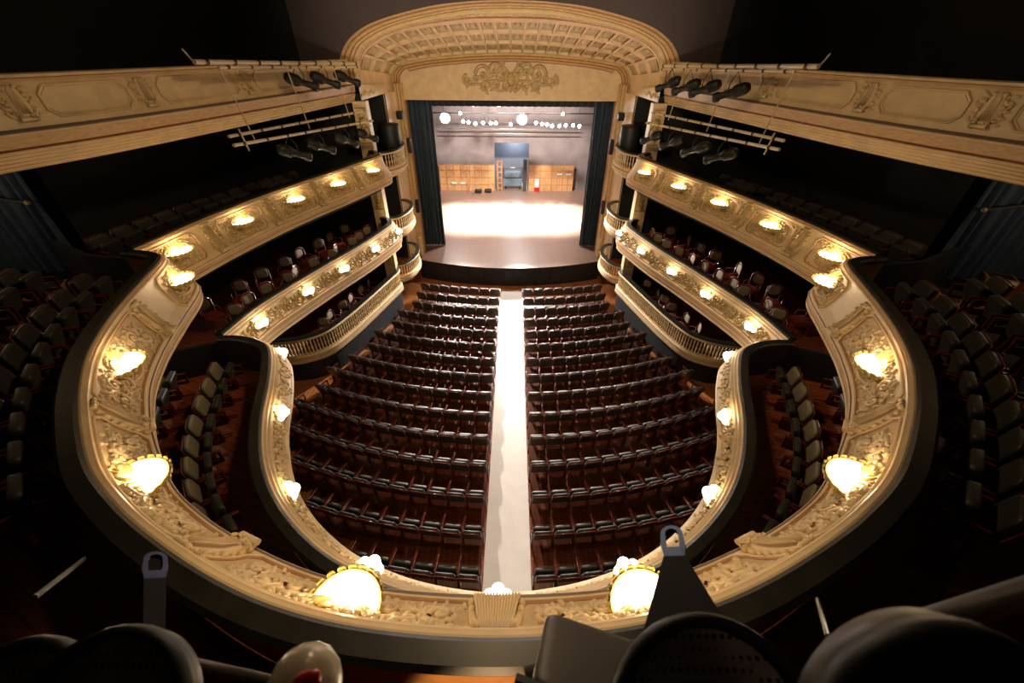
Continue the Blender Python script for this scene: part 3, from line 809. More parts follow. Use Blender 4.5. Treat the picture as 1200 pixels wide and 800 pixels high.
# coffers
cf = Loft(ac, ai, 18.1, 21.8)
m = MB(K); NC = 22
b0 = [0.03, 0.34, 0.66, 0.97]
for ci in range(NC):
    a0_ = 4+ci*(2*NA-8)/NC; a1_ = 4+(ci+1)*(2*NA-8)/NC; da = (a1_-a0_)*0.085
    for ri in range(3):
        c0, c1 = b0[ri], b0[ri+1]; db = 0.024
        Q = lambda a, b, h: cf((a, b, h))
        A = [(a0_, c0), (a1_, c0), (a1_, c1), (a0_, c1)]
        B = [(a0_+da, c0+db), (a1_-da, c0+db), (a1_-da, c1-db), (a0_+da, c1-db)]
        dz = -0.10
        for k in range(4):
            k2 = (k+1) % 4
            m.poly([Q(*A[k], 0), Q(*A[k2], 0), Q(*B[k2], 0), Q(*B[k], 0)], K)
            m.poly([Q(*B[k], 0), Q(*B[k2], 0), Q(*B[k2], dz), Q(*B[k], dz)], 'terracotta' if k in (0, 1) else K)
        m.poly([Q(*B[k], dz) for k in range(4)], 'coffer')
        am, bm = (a0_+a1_)/2, (c0+c1)/2
        m.ball((am, bm, dz+0.01), ((a1_-a0_)*0.26, (c1-c0)*0.28, 0.03), 'coffer', 8, 4, cf)
for bq in ((0.0, 0.03), (0.97, 1.0)):
    m.grid([[cf((a, b, 0)) for b in bq] for a in range(0, 2*NA+1)], K)
for sd in (0, 1):
    r_ = (0, 4) if sd == 0 else (2*NA-4, 2*NA)
    m.grid([[cf((a, b, 0)) for b in (0, 0.25, 0.5, 0.75, 1.0)] for a in (r_[0], (r_[0]+r_[1])/2, r_[1])], K)
m.build('coffered_vault', tp, 'curved vault of square coffers')
# inner moulding and header wall
m = MB('terracotta')
ii = [(p.x, p.y) for p in ai]
def inset(p, d):
    return Vector((p.x*(1-d/5.6), p.y-d*(1 if abs(p.x) < 5 else 0.55)))
rows = []
for p in ai:
    rows.append([(inset(p, d).x, y, inset(p, d).y) for d, y in ((0.0, 21.8), (0.06, 21.78), (0.10, 21.83), (0.16, 21.8), (0.2, 21.86), (0.27, 21.84), (0.3, 21.95))])
m.grid(rows, ['gilt', 'terracotta', 'gilt', 'terracotta', 'peach', 'terracotta'], smooth=False)
m.build('inner_moulding', tp)
m = MB(K)
inn = [inset(p, 0.3) for p in ai]
rows = [[(p.x, 21.95, p.y), (p.x, 21.95, 8.72)] for p in inn]
m.grid(rows, K, smooth=False)
m.grid([[(-5.1, 21.95, 8.72), (-5.1, 22.3, 8.68)], [(5.1, 21.95, 8.72), (5.1, 22.3, 8.68)]], K, smooth=False)
m.build('header_panel', tp, 'plain cream header over the stage opening')
# cartouche on the header
mp_ = lambda q: (q[0], 21.95-q[2], 9.62+q[1])
m = MB('gilt_old')
for sd in (-1, 1):
    for (x, y, r, a0_, tr, wd) in ((0.35, 0.15, 0.24, 0, 1, 0.05), (0.75, 0.25, 0.28, pi, -1, 0.05), (1.25, 0.12, 0.34, 0, 1, 0.055), (1.2, -0.35, 0.2, pi, -1, 0.04), (0.7, -0.3, 0.22, 0, 1, 0.045), (2.0, -0.1, 0.2, pi/2, -1, 0.045), (0.42, 0.48, 0.14, 0, -1, 0.04), (1.6, -0.05, 0.12, 0, 1, 0.035), (0.25, -0.3, 0.18, pi, 1, 0.04)):
        spiral(m, mp_, sd*x, y*1.1, r*1.12, a0_ if sd > 0 else pi-a0_, tr*sd, wd*1.5, n=20)
        for q in range(3): leaf(m, mp_, sd*x, y-r*0.5, q*2.0+sd*x, r*1.4, 0.08, None, curl=0.6)
    m.tube([(sd*0.2, -0.1, 0.03), (sd*0.9, -0.12, 0.05), (sd*1.4, -0.25, 0.05), (sd*2.0, -0.28, 0.03)], 0.045, None, 6, mp_)
for q in range(9): leaf(m, mp_, 0, -0.15, pi*(0.1+0.8*q/8), 0.5, 0.06)
m.ball((0, -0.05, 0.05), (0.2, 0.28, 0.12), None, 10, 6, mp_); m.ball((0, -0.45, 0.03), (0.08, 0.16, 0.06), None, 8, 5, mp_)
m.build('cartouche', tp, 'scrolling gilt cartouche')
# upper dark-brown wall around the arch
m = MB('upper_wall')
top = []
for p in ao:
    top.append((p.x*1.23 if abs(p.x) > 0 else 0, 13.5))
rows = [[(p.x, 17.25, p.y), (max(-7.45, min(7.45, p.x*1.22)), 17.25, 13.5)] for p in ao]
m.grid(rows, 'upper_wall', smooth=False)
for sd in (-1, 1):
    m.poly([(sd*6.12, 17.25, 9.6), (sd*7.45, 17.25, 9.0), (sd*7.45, 17.25, 13.5)])
structure('wall_stage', m, 'grey brown wall above the arch')
m = MB('dark_wall')
for sd in (-1, 1): m.box((min(sd*7.45, sd*12.9), 17.3, 9.0), (max(sd*7.45, sd*12.9), 17.4, 13.5)); m.box((min(sd*5.9, sd*12.9), 17.4, -0.2), (max(sd*5.9, sd*12.9), 17.5, 9.1))
structure('wall_stage', m)

for sd in (-1, 1):
    side = SN[sd]
    t = thing('stage_side_pier', f'cream pier of stacked boxes between the {side} galleries and the stage', 'pier')
    X = lambda x: x*-sd
    def bx(m, x0, x1, y0, y1, z0, z1, k=None): m.box((min(X(x0), X(x1)), y0, z0), (max(X(x0), X(x1)), y1, z1), k)
    m = MB(K); bx(m, -5.86, -5.36, 17.1, 17.5, 1.2, 9.1)
    for z0, z1 in ((2.5, 3.7), (5.1, 6.2), (7.7, 8.9)):
        bx(m, -5.8, -5.42, 17.07, 17.1, z0, z0+0.03, 'terracotta'); bx(m, -5.8, -5.42, 17.07, 17.1, z1-0.03, z1, 'terracotta')
        for q in range(9): m.ball((X(-5.61), 17.09, z0+0.12+(z1-z0-0.24)*q/8), (0.12, 0.04, 0.06), 'gilt', 6, 4)
    m.build('outer_post', t, 'post with carved gilt drops')
    m = MB(K)
    m.grid([[(X(-5.52), 20.2, z), (X(-5.5), 20.45, z), (X(-5.36), 21.2, z), (X(-5.3), 21.35, z)] for z in (0.9, 9.1)], K, smooth=False)
    m.build('jamb', t)
    m = MB('terracotta')
    rows = []
    for z in [0.9+8.5*q/40 for q in range(41)]:
        rows.append([(X(-5.3), 21.35, z), (X(-5.24), 21.4, z), (X(-5.22), 21.5, z), (X(-5.14), 21.58, z), (X(-5.13), 21.66, z), (X(-5.05), 21.8, z), (X(-5.03), 22.0, z), (X(-5.03), 22.4, z)])
    m.grid(rows, ['gilt', 'terracotta', 'gilt', 'terracotta', 'peach', 'gilt', 'terracotta'], smooth=False)
    for q in range(46):
        z = 1.0+8.0*q/45; m.ball((X(-5.10), 21.72, z), (0.05, 0.05, 0.11), 'gilt', 6, 4)
    m.build('frame_column', t, 'gilt frame moulding wound with leaves')
    m = MB('gilt'); 
    for q in range(8): m.ball((X(-5.05), 21.2, 1.2+q*0.13), (0.12-0.008*q, 0.14, 0.12), None, 8, 5)
    m.build('column_foot', t, 'pale carved foot of the frame')
    # soffit frieze over the top box
    m = MB(K); m.grid([[(X(-5.9), 17.3, 9.1), (X(-5.6), 17.45, 9.1), (X(-5.62), 17.45, 9.6)], [(X(-5.6), 20.2, 9.1), (X(-5.5), 20.2, 9.1), (X(-5.5), 20.2, 9.45)], [(X(-5.4), 21.8, 9.1), (X(-5.32), 21.8, 9.1), (X(-5.42), 21.8, 9.3)]], K, smooth=False)
    rnd = random.Random(3)
    for q in range(26): m.ball((X(-5.56), 17.8+q*0.14, 9.28+0.05*sin(q*1.3)), (0.04, 0.07, 0.07), 'gilt', 6, 4)
    m.build('relief_band', t)
    m = MB('dark_wall'); bx(m, -8.5, -8.4, 17.5, 20.6, 0.9, 9.2); bx(m, -8.5, -5.5, 20.25, 20.4, 0.9, 9.2); bx(m, -8.5, -5.6, 17.5, 20.6, 9.1, 9.3)
    m.build('dark_interior', t)
    # three little balconies
    bp = [(-5.42, 17.42), (-5.05, 17.6), (-4.78, 18.1), (-4.66, 18.7), (-4.68, 19.2), (-4.82, 19.7), (-5.08, 20.1), (-5.4, 20.25)]
    pts = [(x, y) for x, y in bp[::-1]] if sd < 0 else [(-x, y) for x, y in bp]
    # inward normal must point to the hall's middle
    pa = Path(pts, 0.12)
    for lv, (zt, zb) in enumerate(((2.36, 1.28), (4.62, 3.5), (7.3, 6.2))):
        nm_ = ['lowest', 'middle', 'topmost'][lv]
        b = thing('box_balcony', f'{nm_} small rounded cream balcony of the stage boxes on the {side}', 'balcony', group='small stage box balconies')
        m = MB('rail_black'); pa.sweep(m, [(-0.16, zt-0.05, 'rail_black'), (0.02, zt-0.05, 'rail_black'), (0.02, zt, 'rail_black'), (-0.16, zt, 'rail_black')], closed=True); m.build('handrail', b)
        m = MB(K); pa.sweep(m, [(-0.12, zt-0.05, K), (0.0, zt-0.05, K), (0.02, zt-0.08, K), (0.0, zt-0.12, K), (-0.12, zt-0.12, K)], closed=True); m.build('top_rail', b)
        m = MB(K); pa.sweep(m, [(-0.12, zt-0.6, K), (0.0, zt-0.6, K), (0.03, zt-0.64, K), (0.02, zt-0.72, 'terracotta'), (0.05, zt-0.75, K), (0.04, zt-0.86, 'terracotta'), (0.0, zt-0.88, K), (-0.02, zt-0.95, K), (-0.12, zb+0.05, K), (-0.25, zb, K), (-0.5, zb-0.02, K)]); m.build('base_band', b)
        fp = [(p.x+n_.x*-0.1, p.y+n_.y*-0.1) for p, n_ in zip(pa.p, pa.n)]
        m = MB('dark_wall'); m.prism(fp+([(-8.4, 17.5), (-8.4, 20.6)] if sd < 0 else [(8.4, 20.6), (8.4, 17.5)]), zt-0.98, zt-0.9, K, 'gallery_floor'); m.build('floor_slab', b)
        nb = 22; bal = None
        for i in range(nb):
            p, n_ = pa.at((i+0.5)*pa.L/nb); q = (p.x-n_.x*0.06, p.y-n_.y*0.06, zt-0.6)
            if bal is None:
                mm = MB(K); mm.lathe([(0.03, 0.0), (0.03, 0.04), (0.018, 0.07), (0.036, 0.15), (0.034, 0.2), (0.017, 0.26), (0.03, 0.34), (0.026, 0.4), (0.018, 0.43), (0.03, 0.46), (0.03, 0.48)], n=8)
                bal = mm.build('baluster', b)
            else:
                bal = bal.copy(); C.objects.link(bal)
            bal.location = q
    # round dark drum lamp on top box and small loudspeakers on the frame
    d = MB('black_metal'); d.lathe([(0.0, 0.0), (0.42, 0.0), (0.44, 0.05), (0.44, 1.0), (0.41, 1.06), (0.0, 1.08)], n=24)
    o = d.build('drum_speaker'); o.location = (X(-5.25), 19.3, 7.02); tag(o, f'round dark drum standing in the topmost {side} stage box', 'drum')
    d = MB('black_metal'); d.rbox((0, 0, 0), (0.15, 0.15, 0.17)); d.tube([(0, 0, 0), (X(-0.2)*1.0, 0.1, 0)], 0.03)
    o = d.build('frame_speaker'); o.location = (X(-5.12), 21.0, 8.2); tag(o, f'small round black speaker high on the {side} stage frame', 'speaker')
    for zz, nmz in ((6.85, 'upper'), (3.9, 'lower')):
        d = MB('black_metal'); d.rbox((0, 0, 0), (0.1, 0.12, 0.34))
        o = d.build('column_speaker'); o.location = (X(-4.95), 21.35, zz); tag(o, f'{nmz} black column speaker on the {side} stage frame', 'speaker')

# ------------------------------------------------------------------ stage
Z1 = 1.0
def apron_y(x): return 19.9+0.98*(min(abs(x), 5.1)/5.0)**2
m = MB('stage_floor')
xs = [-5.1+10.2*i/34 for i in range(35)]
m.grid([[(x, apron_y(x), Z1), (x, 22.4, Z1)] for x in xs], 'stage_floor', smooth=False)
m.grid([[(-9, 22.4, Z1), (-9, 35.2, Z1)], [9, 22.4, Z1] and [(9, 22.4, Z1), (9, 35.2, Z1)]], 'stage_floor', smooth=False)
structure('floor', m, 'bare wooden stage floor')
t = thing('stage_apron', 'dark curved front wall of the stage below the boards', 'stage front')
m = MB('blue_black'); m.grid([[(x, apron_y(x)-0.03, Z1+0.005), (x, apron_y(x)-0.03, Z1-0.1), (x, apron_y(x)+0.02, Z1-0.11), (x, apron_y(x)+0.03, -0.3)] for x in xs], smooth=False)
m.build('front_wall', t)
for x in (0.6, 1.4, -1.4, 2.3, -2.3, 3.4, -3.4):
    m = MB('black_metal'); m.box((x-0.008, apron_y(x)-0.045, -0.1), (x+0.008, apron_y(x)+0.04, Z1-0.12)); m.build('panel_joint', t)
m = MB('black_metal'); m.box((-0.28, apron_y(0)-0.02, 0.12), (0.02, apron_y(0)+0.03, 0.85)); m.build('small_hatch', t, 'black hatch at the middle of the stage front')
m = MB('stage_side'); m.box((-9.2, 22.4, -0.2), (-9, 35.5, 13)); m.box((9, 22.4, -0.2), (9.2, 35.5, 13)); structure('wall_stage', m)
m = MB('stage_side'); m.box((-9.2, 22.45, 12.9), (9.2, 35.5, 13.1)); structure('ceiling', m)
m = MB('stage_back'); m.box((-9.2, 35.0, 0), (-1.4, 35.2, 13)); m.box((1.4, 35.0, 0), (9.2, 35.2, 13)); m.box((-1.4, 35.0, 4.6), (1.4, 35.2, 13)); structure('wall_back_stage', m)
m = MB('cyclorama'); m.box((-2.5, 37.5, 0.8), (2.5, 37.6, 6)); m.box((-2.5, 35.2, 0.8), (-2.4, 37.6, 6)); m.box((2.4, 35.2, 0.8), (2.5, 37.6, 6)); m.box((-2.5, 35.2, 5.9), (2.5, 37.6, 6.0)); m.box((-2.5, 35.0, 0.8), (2.5, 37.6, 0.99), 'stage_floor'); structure('wall_scene_dock', m)
m = MB('stage_side'); m.box((-9, 22.42, Z1), (-5.1, 22.5, 13)); m.box((5.1, 22.42, Z1), (9, 22.5, 13)); m.box((-9, 22.42, 8.75), (9, 22.5, 13)); structure('wall_stage', m)
# timber panels
for sd, x0, x1 in ((-1, -5.95, -3.6), (-1, -3.56, -1.42), (1, 1.42, 3.3), (1, 3.34, 5.1)):
    nmw = {-5.95: 'outer left', -3.56: 'inner left', 1.42: 'inner right', 3.34: 'outer right'}[x0]
    t = thing('timber_screen', f'{nmw} low orange timber screen against the back wall of the stage', 'screen', (0, 34.6, Z1), group='timber screens at the back of the stage')
    m = MB('stage_panel'); m.box((x0, -0.05, 0), (x1, 0.05, 2.05)); m.build('board', t)
    m = MB('amber_wood')
    for z in (0.5, 1.05, 1.6, 2.03): m.box((x0, -0.075, z-0.02), (x1, -0.05, z+0.02))
    for q in range(5):
        x = x0+(x1-x0)*q/4; m.box((x-0.02, -0.09, 0), (x+0.02, -0.05, 2.06))
    m.build('batten', t)
for x, z, wq in ((2.15, 1.75, 0.38),):
    m = MB('white_paint'); m.box((x-0.22, 34.35, Z1+0.35), (x+0.12, 34.5, Z1+1.0)); m.box((x-0.24, 34.3, Z1), (x+0.14, 34.52, Z1+0.35), 'resin_red')
    tag(m.build('notice_stand'), 'white notice board on a red foot by the right timber screens', 'notice board')
for x, z, lab, i in ((-5.0, 1.55, 'left pair of small white floor cards by the outer left screen', 0), (3.75, 2.3, 'pair of small white cards on the outer right screen', 1)):
    m = MB('white_paint')
    for q in (0, 0.75): m.box((x+q, 34.45, z), (x+q+0.42, 34.51, z+0.12))
    tag(m.build('notice_card'), lab, 'card')
# things standing in the scene dock
t = thing('wooden_ladder_frame', 'upright orange wooden frame just left of the stage doorway', 'frame', (-0.98, 34.4, Z1))
m = MB('amber_wood')
m.box((-0.22, -0.05, 0), (-0.12, 0.05, 2.4)); m.box((0.12, -0.05, 0), (0.22, 0.05, 2.4)); m.build('upright', t)
m = MB('amber_wood')
for q in range(6): m.box((-0.12, -0.03, 0.2+q*0.42), (0.12, 0.03, 0.3+q*0.42))
m.build('rung', t)
t = thing('equipment_trolley', 'blue grey trolley standing in the stage back doorway', 'trolley', (0.1, 35.4, 0.995))
m = MB('set_blue'); m.box((-0.75, -0.3, 0.25), (0.75, 0.3, 0.85)); m.rbox((0, 0, 1.15), (0.7, 0.28, 0.25)); m.build('body', t)
m = MB('steel')
for sx in (-0.8, 0.8): m.tube([(sx, -0.3, 0.1), (sx, -0.3, 1.7)], 0.04); 
m.tube([(-0.8, -0.3, 1.7), (0.8, -0.3, 1.7)], 0.04); m.build('handle', t)
m = MB('black_metal')
for sx in (-0.6, 0.6):
    m.tube([(sx-0.05, -0.3, 0.12), (sx+0.05, -0.3, 0.12)], 0.12, None, 14)
m.build('wheel', t)
t = thing('leaning_flat', 'dark leaning scenery flat right of the stage doorway', 'scenery flat', (1.15, 34.4, Z1))
m = MB('stage_side'); m.box((-0.2, -0.04, 0), (0.1, 0.04, 2.5)); m.build('board', t)
m = MB('steel'); m.tube([(0.12, -0.05, 0), (0.2, -0.05, 2.5)], 0.03); m.build('strut', t)
for i, (x, y) in enumerate(((-1.95, 34.0), (-2.75, 33.9))):
    m = MB('black_metal'); m.rbox((0, 0, 0.14), (0.28, 0.2, 0.13)); m.tube([(0, 0, 0.14), (0.2, -0.1, 0.32)], 0.05)
    o = m.build('floor_cable_coil'); o.location = (x, y, Z1); tag(o, ['dark lump of cable on the stage floor nearer the doorway', 'dark lump of cable on the stage floor further left'][i], 'cable')
m = MB('steel'); m.tube([(0, 0, 0), (0, 0, 2.4)], 0.025); m.tube([(-0.3, 0, 2.4), (0.55, 0, 2.4)], 0.02); m.tube([(-0.3, 0, 0.03), (0.3, 0, 0.03)], 0.03)
o = m.build('lighting_stand'); o.location = (-3.35, 33.6, Z1); tag(o, 'thin metal stand with crossbar before the left timber screens', 'stand')
# pipes of the fly tower
for y, z in ((30.2, 8.4), (31.6, 7.7), (33.0, 6.9), (34.5, 5.65), (34.5, 5.35), (29.0, 9.0)):
    m = MB('steel'); m.tube([(-5.6, 0, 0), (5.2, 0, 0)], 0.04)
    o = m.build('stage_pipe'); o.location = (0, y, z)
    tag(o, {8.4: 'second highest metal batten pipe above the stage', 7.7: 'metal batten pipe behind the bright row of stage lights', 6.9: 'metal batten pipe before the stage back wall', 5.65: 'upper of two thin pipes across the stage back wall', 5.35: 'lower of two thin pipes across the stage back wall', 9.0: 'highest metal batten pipe above the stage'}[z], 'pipe')
# batten of lit lanterns
t = thing('lighting_batten', 'long batten carrying the row of lit lanterns above the stage', 'lighting bar')
m = MB('black_metal'); m.tube([(-5.2, 30, 7.25), (5.4, 30, 7.25)], 0.035, None, 8); m.build('pipe', t)
m = MB('black_metal')
for x in (-4.5, -1.5, 1.5, 4.5): m.tube([(x, 30, 7.25), (x, 30, 12.85)], 0.012, None, 5)
m.build('cable', t)
def stage_lantern(glow, r):
    t = thing('stage_lantern', 'x', 'stage light', group='lit lanterns over the stage')
    m = MB('black_metal'); m.lathe([(0.0, 0.34), (r*0.8, 0.32), (r, 0.2), (r*1.05, 0.0), (r*1.02, -0.02)], n=14, T=Matrix.Rotation(radians(-82), 4, 'X')); m.build('housing', t)
    m = MB(glow); m.lathe([(0.0, 0.0), (r*0.9, 0.01)], n=14, T=Matrix.Rotation(radians(-82), 4, 'X')); m.build('lens', t)
    m = MB('black_metal'); m.tube([(-r*1.1, 0.1, 0), (-r*1.1, 0.1, 0.32), (r*1.1, 0.1, 0.32), (r*1.1, 0.1, 0)], 0.012, None, 6); m.build('yoke', t)
    return t
L0 = stage_lantern('stage_glow', 0.12)
L1 = stage_lantern('stage_glare', 0.34)
row = [(543, 6.75), (549, 6.7), (557, 6.63), (566, 6.68), (575, 6.66), (581, 6.67), (598.5, 6.6), (628, 6.7), (635, 6.63), (641, 6.6), (647, 6.52), (655.5, 6.52), (663, 6.56), (671.5, 6.57), (679, 6.52)]
for i, (px, z) in enumerate(row):
    x = -3.22+(px-543)*(4.95+3.22)/143.0; lab = f'small lit lantern, {ORD[i+1]} from the left in the lower row over the stage'
    if i == 0: L0.location = (x, 30, z); L0['label'] = lab; 
    else: dup(L0, (x, 30, z), 0, lab)
for i, (px, z) in enumerate(((507, 7.75), (539.5, 7.2), (555.5, 7.7), (576, 7.72), (585, 7.68), (659, 7.2))):
    x = -3.22+(px-543)*(4.95+3.22)/143.0
    dup(L0, (x, 30.25, z), 0, f'small lit lantern, {ORD[i+1]} from the left in the upper scattered row over the stage')
L1.location = (-4.4, 29.9, 6.95); L1['label'] = 'dazzling white stage lantern at the left of the stage opening'
dup(L1, (0.71, 29.9, 6.9), 0, 'dazzling white stage lantern near the middle of the stage opening')
# stage curtains
def drape(name, label, cat, x0, x1, y, z0, z1, folds, amp, mt, sway=0.0, axis='x', nz=14, gather=None):
    m = MB(mt); rows = []
    n = folds*8
    for j in range(nz+1):
        t = j/nz; z = z0+(z1-z0)*t; row = []
        for i in range(n+1):
            s = i/n; x = x0+(x1-x0)*s; g = gather(t) if gather else 1.0
            if gather: x = x0+(x1-x0)*s*g
            ph = s*folds*2*pi+0.6*sin(3*s+2*t)
            row.append((x, y+amp*sin(ph)*(1.1-0.3*t)+0.3*amp*sin(2.3*ph), z) if axis == 'x' else (y+amp*sin(ph), x, z))
        rows.append(row)
    m.grid(rows); o = m.build(name); tag(o, label, cat); return o
drape('stage_curtain', 'tall dark blue curtain hanging at the left of the stage', 'curtain', -5.25, -3.95, 23.0, Z1+0.02, 8.9, 7, 0.11, 'stage_drape')
drape('stage_curtain', 'tall dark blue curtain hanging at the right of the stage', 'curtain', 4.2, 5.25, 23.0, Z1+0.02, 8.9, 7, 0.11, 'stage_drape')
drape('stage_border', 'dark border cloth hanging across the top of the stage opening', 'curtain', -5.2, 5.2, 23.6, 8.3, 9.6, 30, 0.06, 'stage_side', nz=3)

# ------------------------------------------------------------------ seats
def make_seat(folded, pale, rec=10, top=72):
    t = thing('theatre_seat', 'x', 'seat')
    bm = 'leather_lit' if pale else 'leather'
    T = Matrix.Translation((0, 0, 0.42)) @ Matrix.Rotation(radians(rec), 4, 'X') @ Matrix.Translation((0, 0, -0.42))
    m = MB(bm); m.rbox((0, 0.03, 0.67), (0.225, 0.045, 0.235), T=T, e=0.42 if pale else 0.3); m.build('backrest', t)
    m = MB('shell_grey'); m.rbox((0, -0.025, 0.66), (0.232, 0.018, 0.235), T=T, e=0.25, nu=20); bpn = m.build('back_panel', t, 'dark rear panel of the backrest')
    m = MB('mahogany')
    m.tube([(-0.235, -0.02, 0.43), (-0.238, -0.02, 0.8), (-0.2, -0.02, 0.9), (0, -0.02, 0.912), (0.2, -0.02, 0.9), (0.238, -0.02, 0.8), (0.235, -0.02, 0.43)], 0.012, None, 6, lambda p: T @ Vector(p)); m.build('back_rim', bpn, 'polished red brown wooden rim')
    m = MB('leather')
    if folded:
        T2_ = Matrix.Translation((0, 0.14 if rec < 15 else 0.10, 0.42 if rec < 15 else 0.36)) @ Matrix.Rotation(radians(top), 4, 'X')
        hd = 0.21 if rec < 15 else 0.17
        m.rbox((0, hd-0.01, 0.0), (0.215, hd, 0.06 if rec < 15 else 0.045), T=T2_)
    else:
        m.rbox((0, 0.29, 0.43), (0.215, 0.22, 0.05))
    m.build('seat_cushion', t)
    for s in (-1, 1):
        m = MB('mahogany')
        m.rbox((s*0.248, 0.22, 0.63), (0.02, 0.2, 0.017), nu=10, nv=5)
        m.box((s*0.248-0.012, 0.0, 0.02), (s*0.248+0.012, 0.09, 0.62)); m.box((s*0.248-0.012, 0.36, 0.4), (s*0.248+0.012, 0.4, 0.62))
        m.box((s*0.248-0.012, 0.02, 0.36), (s*0.248+0.012, 0.4, 0.42)); m.box((s*0.248-0.02, -0.04, 0), (s*0.248+0.02, 0.34, 0.025))
        m.build('armrest', t)
    return t
S0 = make_seat(True, False, 17, 84)
counts = [8, 8, 8, 9, 9, 10, 10, 11, 12, 12, 13, 13, 11, 9, 6]
used = False
RAD = 17.0
tilt = -math.atan(0.05)
for i, n in enumerate(counts):
    y0 = 17.875-0.995*i
    for sd in (-1, 1):
        nn = n+(1 if (sd < 0 and False) else 0)
        for k in range(nn):
            dx = 0.586+0.52*(k+0.5); x = X0+sd*dx
            y = y0+RAD-sqrt(RAD*RAD-dx*dx); rz = math.asin(dx/RAD)*sd
            rown = 'front row' if i == 0 else f'{ORD[i+1]} row from the stage'
            lab = f'dark seat, {rown}, {ORD[k+1]} seat {SN[sd]} of the pale aisle'
            loc = (x, y, fz(y))
            if not used:
                S0.location = loc; S0.rotation_euler = (0, 0, rz); S0['label'] = lab; S0['group'] = 'dark leather seats of the stalls'; used = True
            else: dup(S0, loc, rz, lab, 'dark leather seats of the stalls')
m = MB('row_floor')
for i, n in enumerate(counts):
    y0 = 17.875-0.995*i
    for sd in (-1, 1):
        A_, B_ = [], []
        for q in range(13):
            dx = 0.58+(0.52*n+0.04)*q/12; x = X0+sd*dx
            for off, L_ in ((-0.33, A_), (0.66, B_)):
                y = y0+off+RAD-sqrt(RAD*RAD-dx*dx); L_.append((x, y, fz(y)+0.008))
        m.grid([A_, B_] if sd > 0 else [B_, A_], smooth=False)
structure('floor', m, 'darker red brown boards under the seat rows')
# lower gallery, curved part: tip-up seats
S1 = make_seat(True, True); used = False
row1 = [(-6.72, 7.0), (-6.55, 6.45), (-6.35, 5.9), (-6.14, 5.35), (-5.88, 4.84), (-5.58, 4.36), (-5.24, 3.91), (-4.86, 3.49), (-4.44, 3.12)]
row2 = [(-7.62, 6.45), (-7.42, 5.9), (-7.2, 5.35), (-6.93, 4.82), (-6.62, 4.32)]
def place_rows(S, rows, z, nm_, used, grp, tgt=None):
    for sd in (-1, 1):
        for r, row_ in enumerate(rows):
            for k, (x, y) in enumerate(row_):
                a = row_[max(0, k-1)]; b = row_[min(len(row_)-1, k+1)]
                tx, ty = b[0]-a[0], b[1]-a[1]; L = hypot(tx, ty)
                nx, ny = -ty/L, tx/L
                if nx < 0: nx, ny = -nx, -ny            # face the middle of the hall (left side)
                nx *= -sd; px = x*-sd
                rz = atan2(ny, nx)-pi/2
                lab = nm_(sd, r, k)
                loc = (px, y, z[r])
                if not used: S.location = loc; S.rotation_euler = (0, 0, rz); S['label'] = lab; S['group'] = grp; used = True
                else: dup(S, loc, rz, lab, grp)
    return used
m = MB('gallery_floor')
for sd in (-1, 1):
    r2 = [(-7.25, 6.75), (-7.05, 6.1), (-6.85, 5.5), (-6.6, 4.9), (-6.25, 4.3), (-5.8, 3.75)]
    o2 = [(-9.5, 3.75), (-9.5, 6.75)]
    m.prism([(x*-sd, y) for x, y in r2+o2], 3.9, 4.08)
structure('floor', m, 'raised step carrying the second seat row')
place_rows(S1, [row1, row2], [3.9, 4.08], lambda sd, r, k: f'tip-up seat, {ORD[k+1]} from the far end, {["front", "back"][r]} row, {SN[sd]} side of lower curved gallery', False, 'tip-up seats of the lower curved gallery')
# upper gallery, curved part
S2 = make_seat(True, False)
S2b = [c for c in S2.children if c.name.startswith('backrest')][0]
row1 = [(-7.8, 6.55), (-7.66, 5.97), (-7.46, 5.42), (-7.22, 4.9), (-6.93, 4.4), (-6.6, 3.9), (-6.24, 3.42), (-5.85, 2.98), (-5.43, 2.55), (-5.0, 2.13)]
row2 = [(-8.75, 6.3), (-8.58, 5.7), (-8.36, 5.1), (-8.08, 4.5), (-7.75, 3.95), (-7.38, 3.42), (-7.0, 2.95)]
place_rows(S2, [row1, row2], [6.4, 6.62], lambda sd, r, k: f'dim seat, {ORD[k+1]} from the curtain end, {["front", "back"][r]} row, {SN[sd]} side of upper curved gallery', False, 'dim seats of the upper curved gallery')
m = MB('dark_wall')
for sd in (-1, 1):
    r2 = [(-8.3, 6.6), (-8.1, 5.7), (-7.85, 5.0), (-7.5, 4.3), (-7.1, 3.65), (-6.6, 3.0), (-6.2, 2.5)]
    m.prism([(x*-sd, y) for x, y in r2+[(-12.8, 2.5), (-12.8, 6.6)]], 6.4, 6.62)
structure('floor', m)
# upper gallery, straight sides
row1 = [(-9.15, 8.5), (-9.05, 9.05), (-8.93, 9.58), (-8.8, 10.1), (-8.65, 10.62), (-8.48, 11.13), (-8.3, 11.63), (-8.12, 12.15), (-7.94, 12.67), (-7.76, 13.2), (-7.56, 13.7), (-7.36, 14.22)]
place_rows(S2, [row1], [6.4], lambda sd, r, k: f'dim seat, {ORD[k+1]} from the viewer in the single row along the {SN[sd]} upper gallery', True, 'dim seats along the upper gallery sides')

